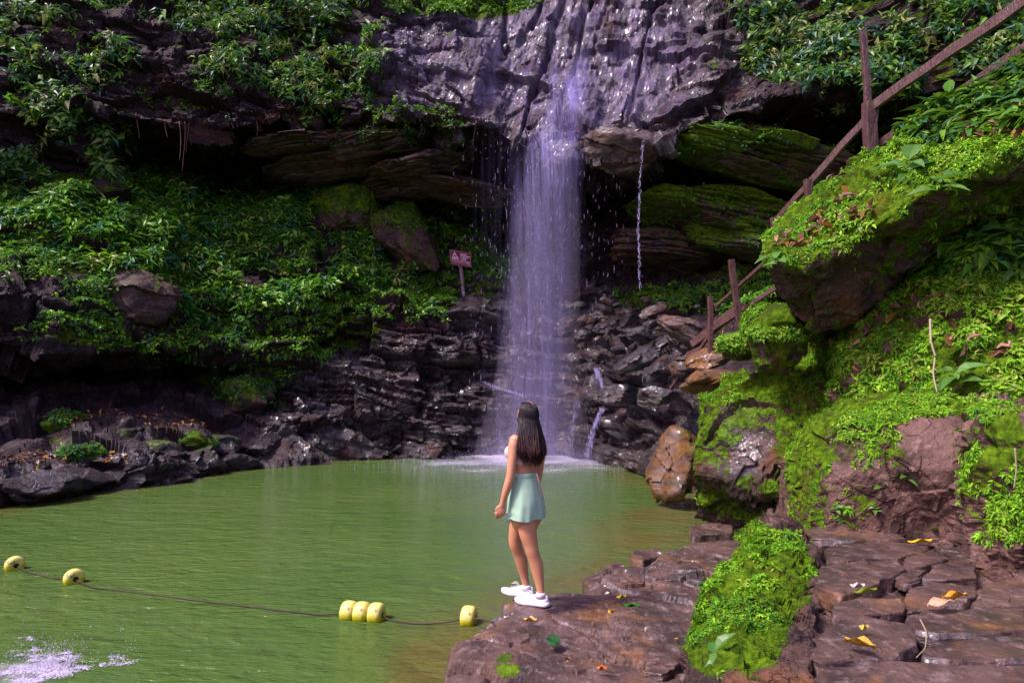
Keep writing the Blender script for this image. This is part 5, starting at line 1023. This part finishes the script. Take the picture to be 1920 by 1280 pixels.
nr = sk.shape[0]; low = np.linspace(0, 1, nr)[:, None]; ang = np.linspace(0, 2 * np.pi, 140, endpoint=False)[None]
sk[..., 2] += low ** 3 * (.006 * np.sin(3 * ang + .6) + .004 * np.sin(8 * ang))
knp = B(955.5, 964, 5.27); dk = np.linalg.norm(sk - knp, axis=-1)                                                    # cloth gathers towards the knot
pull = np.exp(-(dk / .085) ** 2)[..., None]; sk = sk + (knp - sk) * pull * .45 + pull * .010 * np.sin(60 * (sk[..., 2:] + sk[..., :1] * .6)) * np.array([.3, -1, 0])
inn = sk * 1.0; cen = sk.mean(1, keepdims=True); inn = cen + (sk - cen) * .972
VV_ = np.concatenate([sk, inn[::-1]], 0)
skirt = mesh('skirt', VV_.reshape(-1, 3), gridF(2 * nr, 140, True), M['cloth'], per, smooth=True)
wb, wf = rings([(983,884.5,D0,.115,.088,61),(983,886,D0,.121,.095,61),(983,891,D0,.125,.099,61.5),(983.3,893,D0,.124,.098,61.5)], n=80, sub=4, cap=False); mesh('waistband', wb.reshape(-1, 3), wf, M['cloth'], skirt, smooth=True)
kv, kf = ell(knp + np.array([0, -.01, 0]), (.026, .022, .024), sub=4, fn=lambda V: V * (1 + .16 * np.sin(V[:, :1] * 190 + V[:, 2:] * 120) * .6 + .10 * fbm(V * 60, 5, 2)[:, None])); kn = mesh('knot', kv, kf, M['cloth'], skirt, smooth=True)
for du, dv, l in [(-2.5, 4, .05), (1.5, 5, .045), (-.5, 3, .062)]:
    a = knp + np.array([du * .004, -.012, -.006]); ps = np.array([a, a + np.array([du * .002, -.004, -l * .4]), a + np.array([du * .004, .002, -l * .75]), a + np.array([du * .0045 + .004, 0, -l])]); v_, f_ = tube(ps, [.012, .014, .011, .004], 8); mesh('tail', v_, f_, M['cloth'], kn, smooth=True)
v_, f_ = limb([(966,893,5.26),(961,915,5.243),(957,940,5.242),(955.5,962,5.255)], [.005,.007,.009,.012], 10); mesh('gather', v_, f_, M['cloth'], skirt, smooth=True)
# bikini top
t = NT('cream_cloth'); M['cream'] = t.done(t.bsdf((.60, .47, .45), .7, .3)); t = NT('brown_cord'); M['cord'] = t.done(t.bsdf((.26, .13, .10), .7, .2))
tb, tf = rings([(981,868,5.366,.117,.089,55),(981,865,5.366,.1215,.0925,55),(981,861,5.366,.1245,.0945,54),(981,858,5.366,.124,.093,54)], n=72, sub=3, cap=False); top_ = mesh('bikini_top', tb.reshape(-1, 3), tf, M['cream'], per, smooth=True)
for s in (-1, 1):
    v_, f_ = ell(B(981, 846, 5.37) + LAT * .066 * s + FWD * .0705 + np.array([0, 0, -.006]), (.0512, .0512, .0545)); mesh('cup', v_, f_, M['cream'], top_, smooth=True)
for k, (e, dd) in enumerate([((1017.5, 936), -.03), ((1013, 905), .0)]):
    v_, f_ = limb([(1001,863,5.315),(1003,872,5.29),(1006,884,5.265),(1009 + k,898,5.24 + dd),(e[0], e[1], 5.215)], [.0045] * 5, 6); mesh('cord', v_, f_, M['cord'], top_, smooth=True)
# shoes
t = NT('white_mesh_shoe'); geo = t.n('TexCoord').outputs['Object']; M['shoe'] = t.done(t.bsdf(t.mix(t.noise(geo, 60, 3), (.62, .58, .66), (.74, .70, .77)), .6, .3, t.bump(t.noise(geo, 300, 2), .0015))); t = NT('white_sole'); M['sole'] = t.done(t.bsdf((.78, .74, .80), .5, .4))
def shoe(toe, heel, ank, zb):
    T, H_ = G(np.array(float(toe[0])), np.array(float(toe[1])), zb) - FO, G(np.array(float(heel[0])), np.array(float(heel[1])), zb) - FO; ax = T - H_; L = np.linalg.norm(ax); ax /= L; sd = np.array([-ax[1], ax[0], 0])
    th = np.linspace(0, 2 * np.pi, 36, endpoint=False); st = np.linspace(0, 1, 22)
    wd = np.interp(st, [0, .03, .12, .3, .5, .7, .85, .95, 1], [.010, .024, .034, .034, .036, .046, .044, .028, .008]); ht = np.interp(st, [0, .04, .15, .3, .42, .6, .8, .93, 1], [.045, .078, .092, .088, .082, .062, .044, .036, .022]); lift = np.interp(st, [0, .1, .7, 1], [.006, 0, 0, .014])
    V = []
    for s_, w, h, l in zip(st, wd, ht, lift):
        c = H_ + ax * L * s_ + np.array([0, 0, .018 + l]); e = np.sign(np.sin(th)) * np.abs(np.sin(th)) ** .8
        V.append(c + np.cos(th)[:, None] * w * sd * (1 - .25 * np.clip(e, 0, 1)[:, None]) + np.clip(e, -.12, 1)[:, None] * np.array([0, 0, 1.]) * (h - .018))
    up_ = mesh('shoe', np.stack(V).reshape(-1, 3), [gridF(22, 36, True), np.arange(36)[::-1][None], (21 * 36 + np.arange(36))[None]], M['shoe'], per, smooth=True)
    V = []
    for r_, z in [(.92, 0.0), (1.05, .004), (1.10, .014), (1.07, .024), (.9, .030)]:
        o1 = np.concatenate([np.stack([st * L, wd * r_ + .002, lift * (1.0 if z < .01 else 1)], -1), np.stack([st[::-1] * L, -wd[::-1] * r_ - .002, lift[::-1]], -1)])
        V.append(H_ + ax * (o1[:, :1] - (.006 if r_ > 1 else 0) + (o1[:, :1] / L) * (.012 if r_ > 1 else 0)) + sd * o1[:, 1:2] + np.array([0, 0, 1.]) * (o1[:, 2:] + z))
    mesh('sole', np.stack(V).reshape(-1, 3), [gridF(5, 44, True), np.arange(44)[::-1][None], (4 * 44 + np.arange(44))[None]], M['sole'], up_, smooth=True)
    for k in range(4):
        s_ = .48 + .075 * k; w = np.interp(s_, st, wd) * .55; h = np.interp(s_, st, ht) + .012; c = H_ + ax * L * s_
        v_, f_ = tube(np.array([c - sd * w + np.array([0, 0, h - .014]), c + np.array([0, 0, h]) , c + sd * w + np.array([0, 0, h - .014])]), [.0022] * 3, 6); mesh('lace', v_, f_, M['sole'], up_, smooth=True)
    for s2 in (-1, 1):
        c = H_ + ax * L * .47 + np.array([0, 0, .088]); v_, f_ = tube(np.array([c, c + ax * .03 + sd * s2 * .018 + np.array([0, 0, .012]), c + ax * .055 + sd * s2 * .02 + np.array([0, 0, .008])]), [.0022, .0022, .002], 6); mesh('lace', v_, f_, M['sole'], up_, smooth=True)
    v_, f_ = tube(np.array([ank + np.array([0, 0, -.03]), ank + np.array([0, 0, .0]), ank + np.array([0, 0, .012])]), [.038, .037, .034], 20, True); mesh('collar', v_, f_, M['shoe'], up_, smooth=True)
shoe((967, 1129), (1029, 1137), B(1014, 1110, 5.255) + np.array([0, 0, -.012]), .388)
shoe((942, 1111), (1001, 1120), B(987, 1094, 5.49) + np.array([0, 0, -.02]), .388)
# hair: locks from the parting over the skull and down the back
t = NT('dark_hair'); geo = t.n('TexCoord').outputs['Object']; M['hair'] = t.done(t.bsdf(t.mix(t.math('MULTIPLY', t.step(t.noise(t.map(geo, (70, 70, 3)), 1, 4, .7), .35, .7), t.step(t.n('SeparateXYZ', {0: geo}).outputs[2], 1.42, 1.15)), (.006, .003, .004), (.085, .026, .020)), .5, .25, t.bump(t.noise(t.map(geo, (160, 160, 6)), 1, 3, .7), .002)))
hr = np.random.default_rng(5); VH, QH, of = [], [], 0; CAPS = []
back = -FWD
def lock(s, al, n_r, tipz, out, jit, inner=0.0):
    """s side (-1, 1); al: 0 at the temple .. 1 at the middle of the back"""
    pr = np.interp(al, [0, 1], [.075, -.062]); root = np.array([s * .002, pr, math.sqrt(max(0, 1 - (pr / .09) ** 2)) * .107 + .006])
    a = R(16 + 76 * al) ; q = []                                                                      # direction on the head: side, then back
    dx, dy = math.cos(a) * s, -math.sin(a)
    for e in (.25, .55, .8, 1.0):
        ph = e * math.pi / 2; q.append(np.array([dx * .080 * math.sin(ph), np.interp(e, [0, 1], [pr, dy * .100]) if True else 0, .114 * math.cos(ph) * 1.0 - .004 * e]))
    H_ = [HC + HM.T @ v for v in [root] + q]; e0 = H_[-1]; z0 = e0[2]
    w = np.array([np.interp(al, [0, 1], [1, 0])]) [0]
    if s < 0: sh = B(976 + 26 * al + jit[2] * 5, 822, 5.25 + .02 * al)
    else: sh = B(1013 - 6 * al + jit[2] * 4, 822, 5.39 - .085 * al)
    md_ = B(979 + 24 * al + jit[2] * 8, 846, 5.225) if s < 0 else B(1014 - 6 * al + jit[2] * 5, 846, 5.31 - .05 * al)
    tip = md_ + (B(1001, tipz, 5.27) - md_) * np.array([.30, .30, 1]) + np.array([jit[0] * .010, jit[1] * .010, 0])
    pts = H_ + [(e0 + sh) / 2 + back * .012, sh + back * .01, md_ + back * out, tip * .45 + md_ * .55 + back * out, tip]
    pts = np.array(pts); m = len(pts); tt = np.linspace(0, m - 1, 30); i = np.clip(np.floor(tt).astype(int), 0, m - 2); f = (tt - i)[:, None]; g = lambda k: pts[np.clip(i + k, 0, m - 1)]
    c = .5 * (2 * g(0) + (g(1) - g(-1)) * f + (2 * g(-1) - 5 * g(0) + 4 * g(1) - g(2)) * f ** 2 + (3 * g(0) - g(-1) - 3 * g(1) + g(2)) * f ** 3)
    for _ in range(3): c[1:-1] = (c[:-2] + 2 * c[1:-1] + c[2:]) / 4
    wv = np.linspace(0, 1, 30)[:, None]; c += sst(wv, .3, .9) * .012 * np.stack([np.sin(11 * wv[:, 0] + jit[0] * 2 + s * al * 5), np.cos(8 * wv[:, 0] + jit[1] * 3), 0 * wv[:, 0]], -1)
    hcv = c - HC; dl_ = np.linalg.norm((hcv @ HM.T) / np.array([.078, .097, .114]), axis=1); push = np.clip(1.0 / np.maximum(dl_, .2), 1, 2)[:, None]; c = np.where((dl_ < 1)[:, None], HC + hcv * push, c) 
    return c, np.interp(np.linspace(0, 1, 30), [0, .15, .5, .8, 1], [.35, .9, 1, .8, .12]) * n_r
for k in range(620):
    s = 1 if hr.random() < .5 else -1; al = hr.random() ** .9 * 1.28 - .28; c, r_ = lock(s, al, hr.uniform(.0025, .0058), hr.uniform(852, 876) - 8 * (1 - al) * hr.random(), hr.uniform(.0, .022), hr.uniform(-1, 1, 3))
    v_, f_ = tube(c, r_, 6); VH.append(v_); QH.append(f_[0] + of); of += len(v_)
# the scalp under the locks
cv, cf = ell(HC, (.0755, .0945, .1105), HM, 4); lc = (cv - HC) @ HM.T; kp = ((lc[:, 1] < .045) | (lc[:, 2] > .062)) & (lc[:, 2] > -.075); fk = cf[0][kp[cf[0]].all(1)]
hair = mesh('hair', np.concatenate(VH), np.concatenate(QH), M['hair'], per, smooth=True); mesh('undercap', cv, fk, M['hair'], hair, smooth=True)
pl = np.array([HC + HM.T @ np.array([0.0, y, math.sqrt(max(0, 1 - (y / .0955) ** 2)) * .1125 + .004]) for y in np.linspace(.05, -.055, 14)]); v_, f_ = tube(pl, [.0012] + [.0022] * 12 + [.001], 6); mesh('parting', v_, f_, M['skin'], hair, smooth=True)
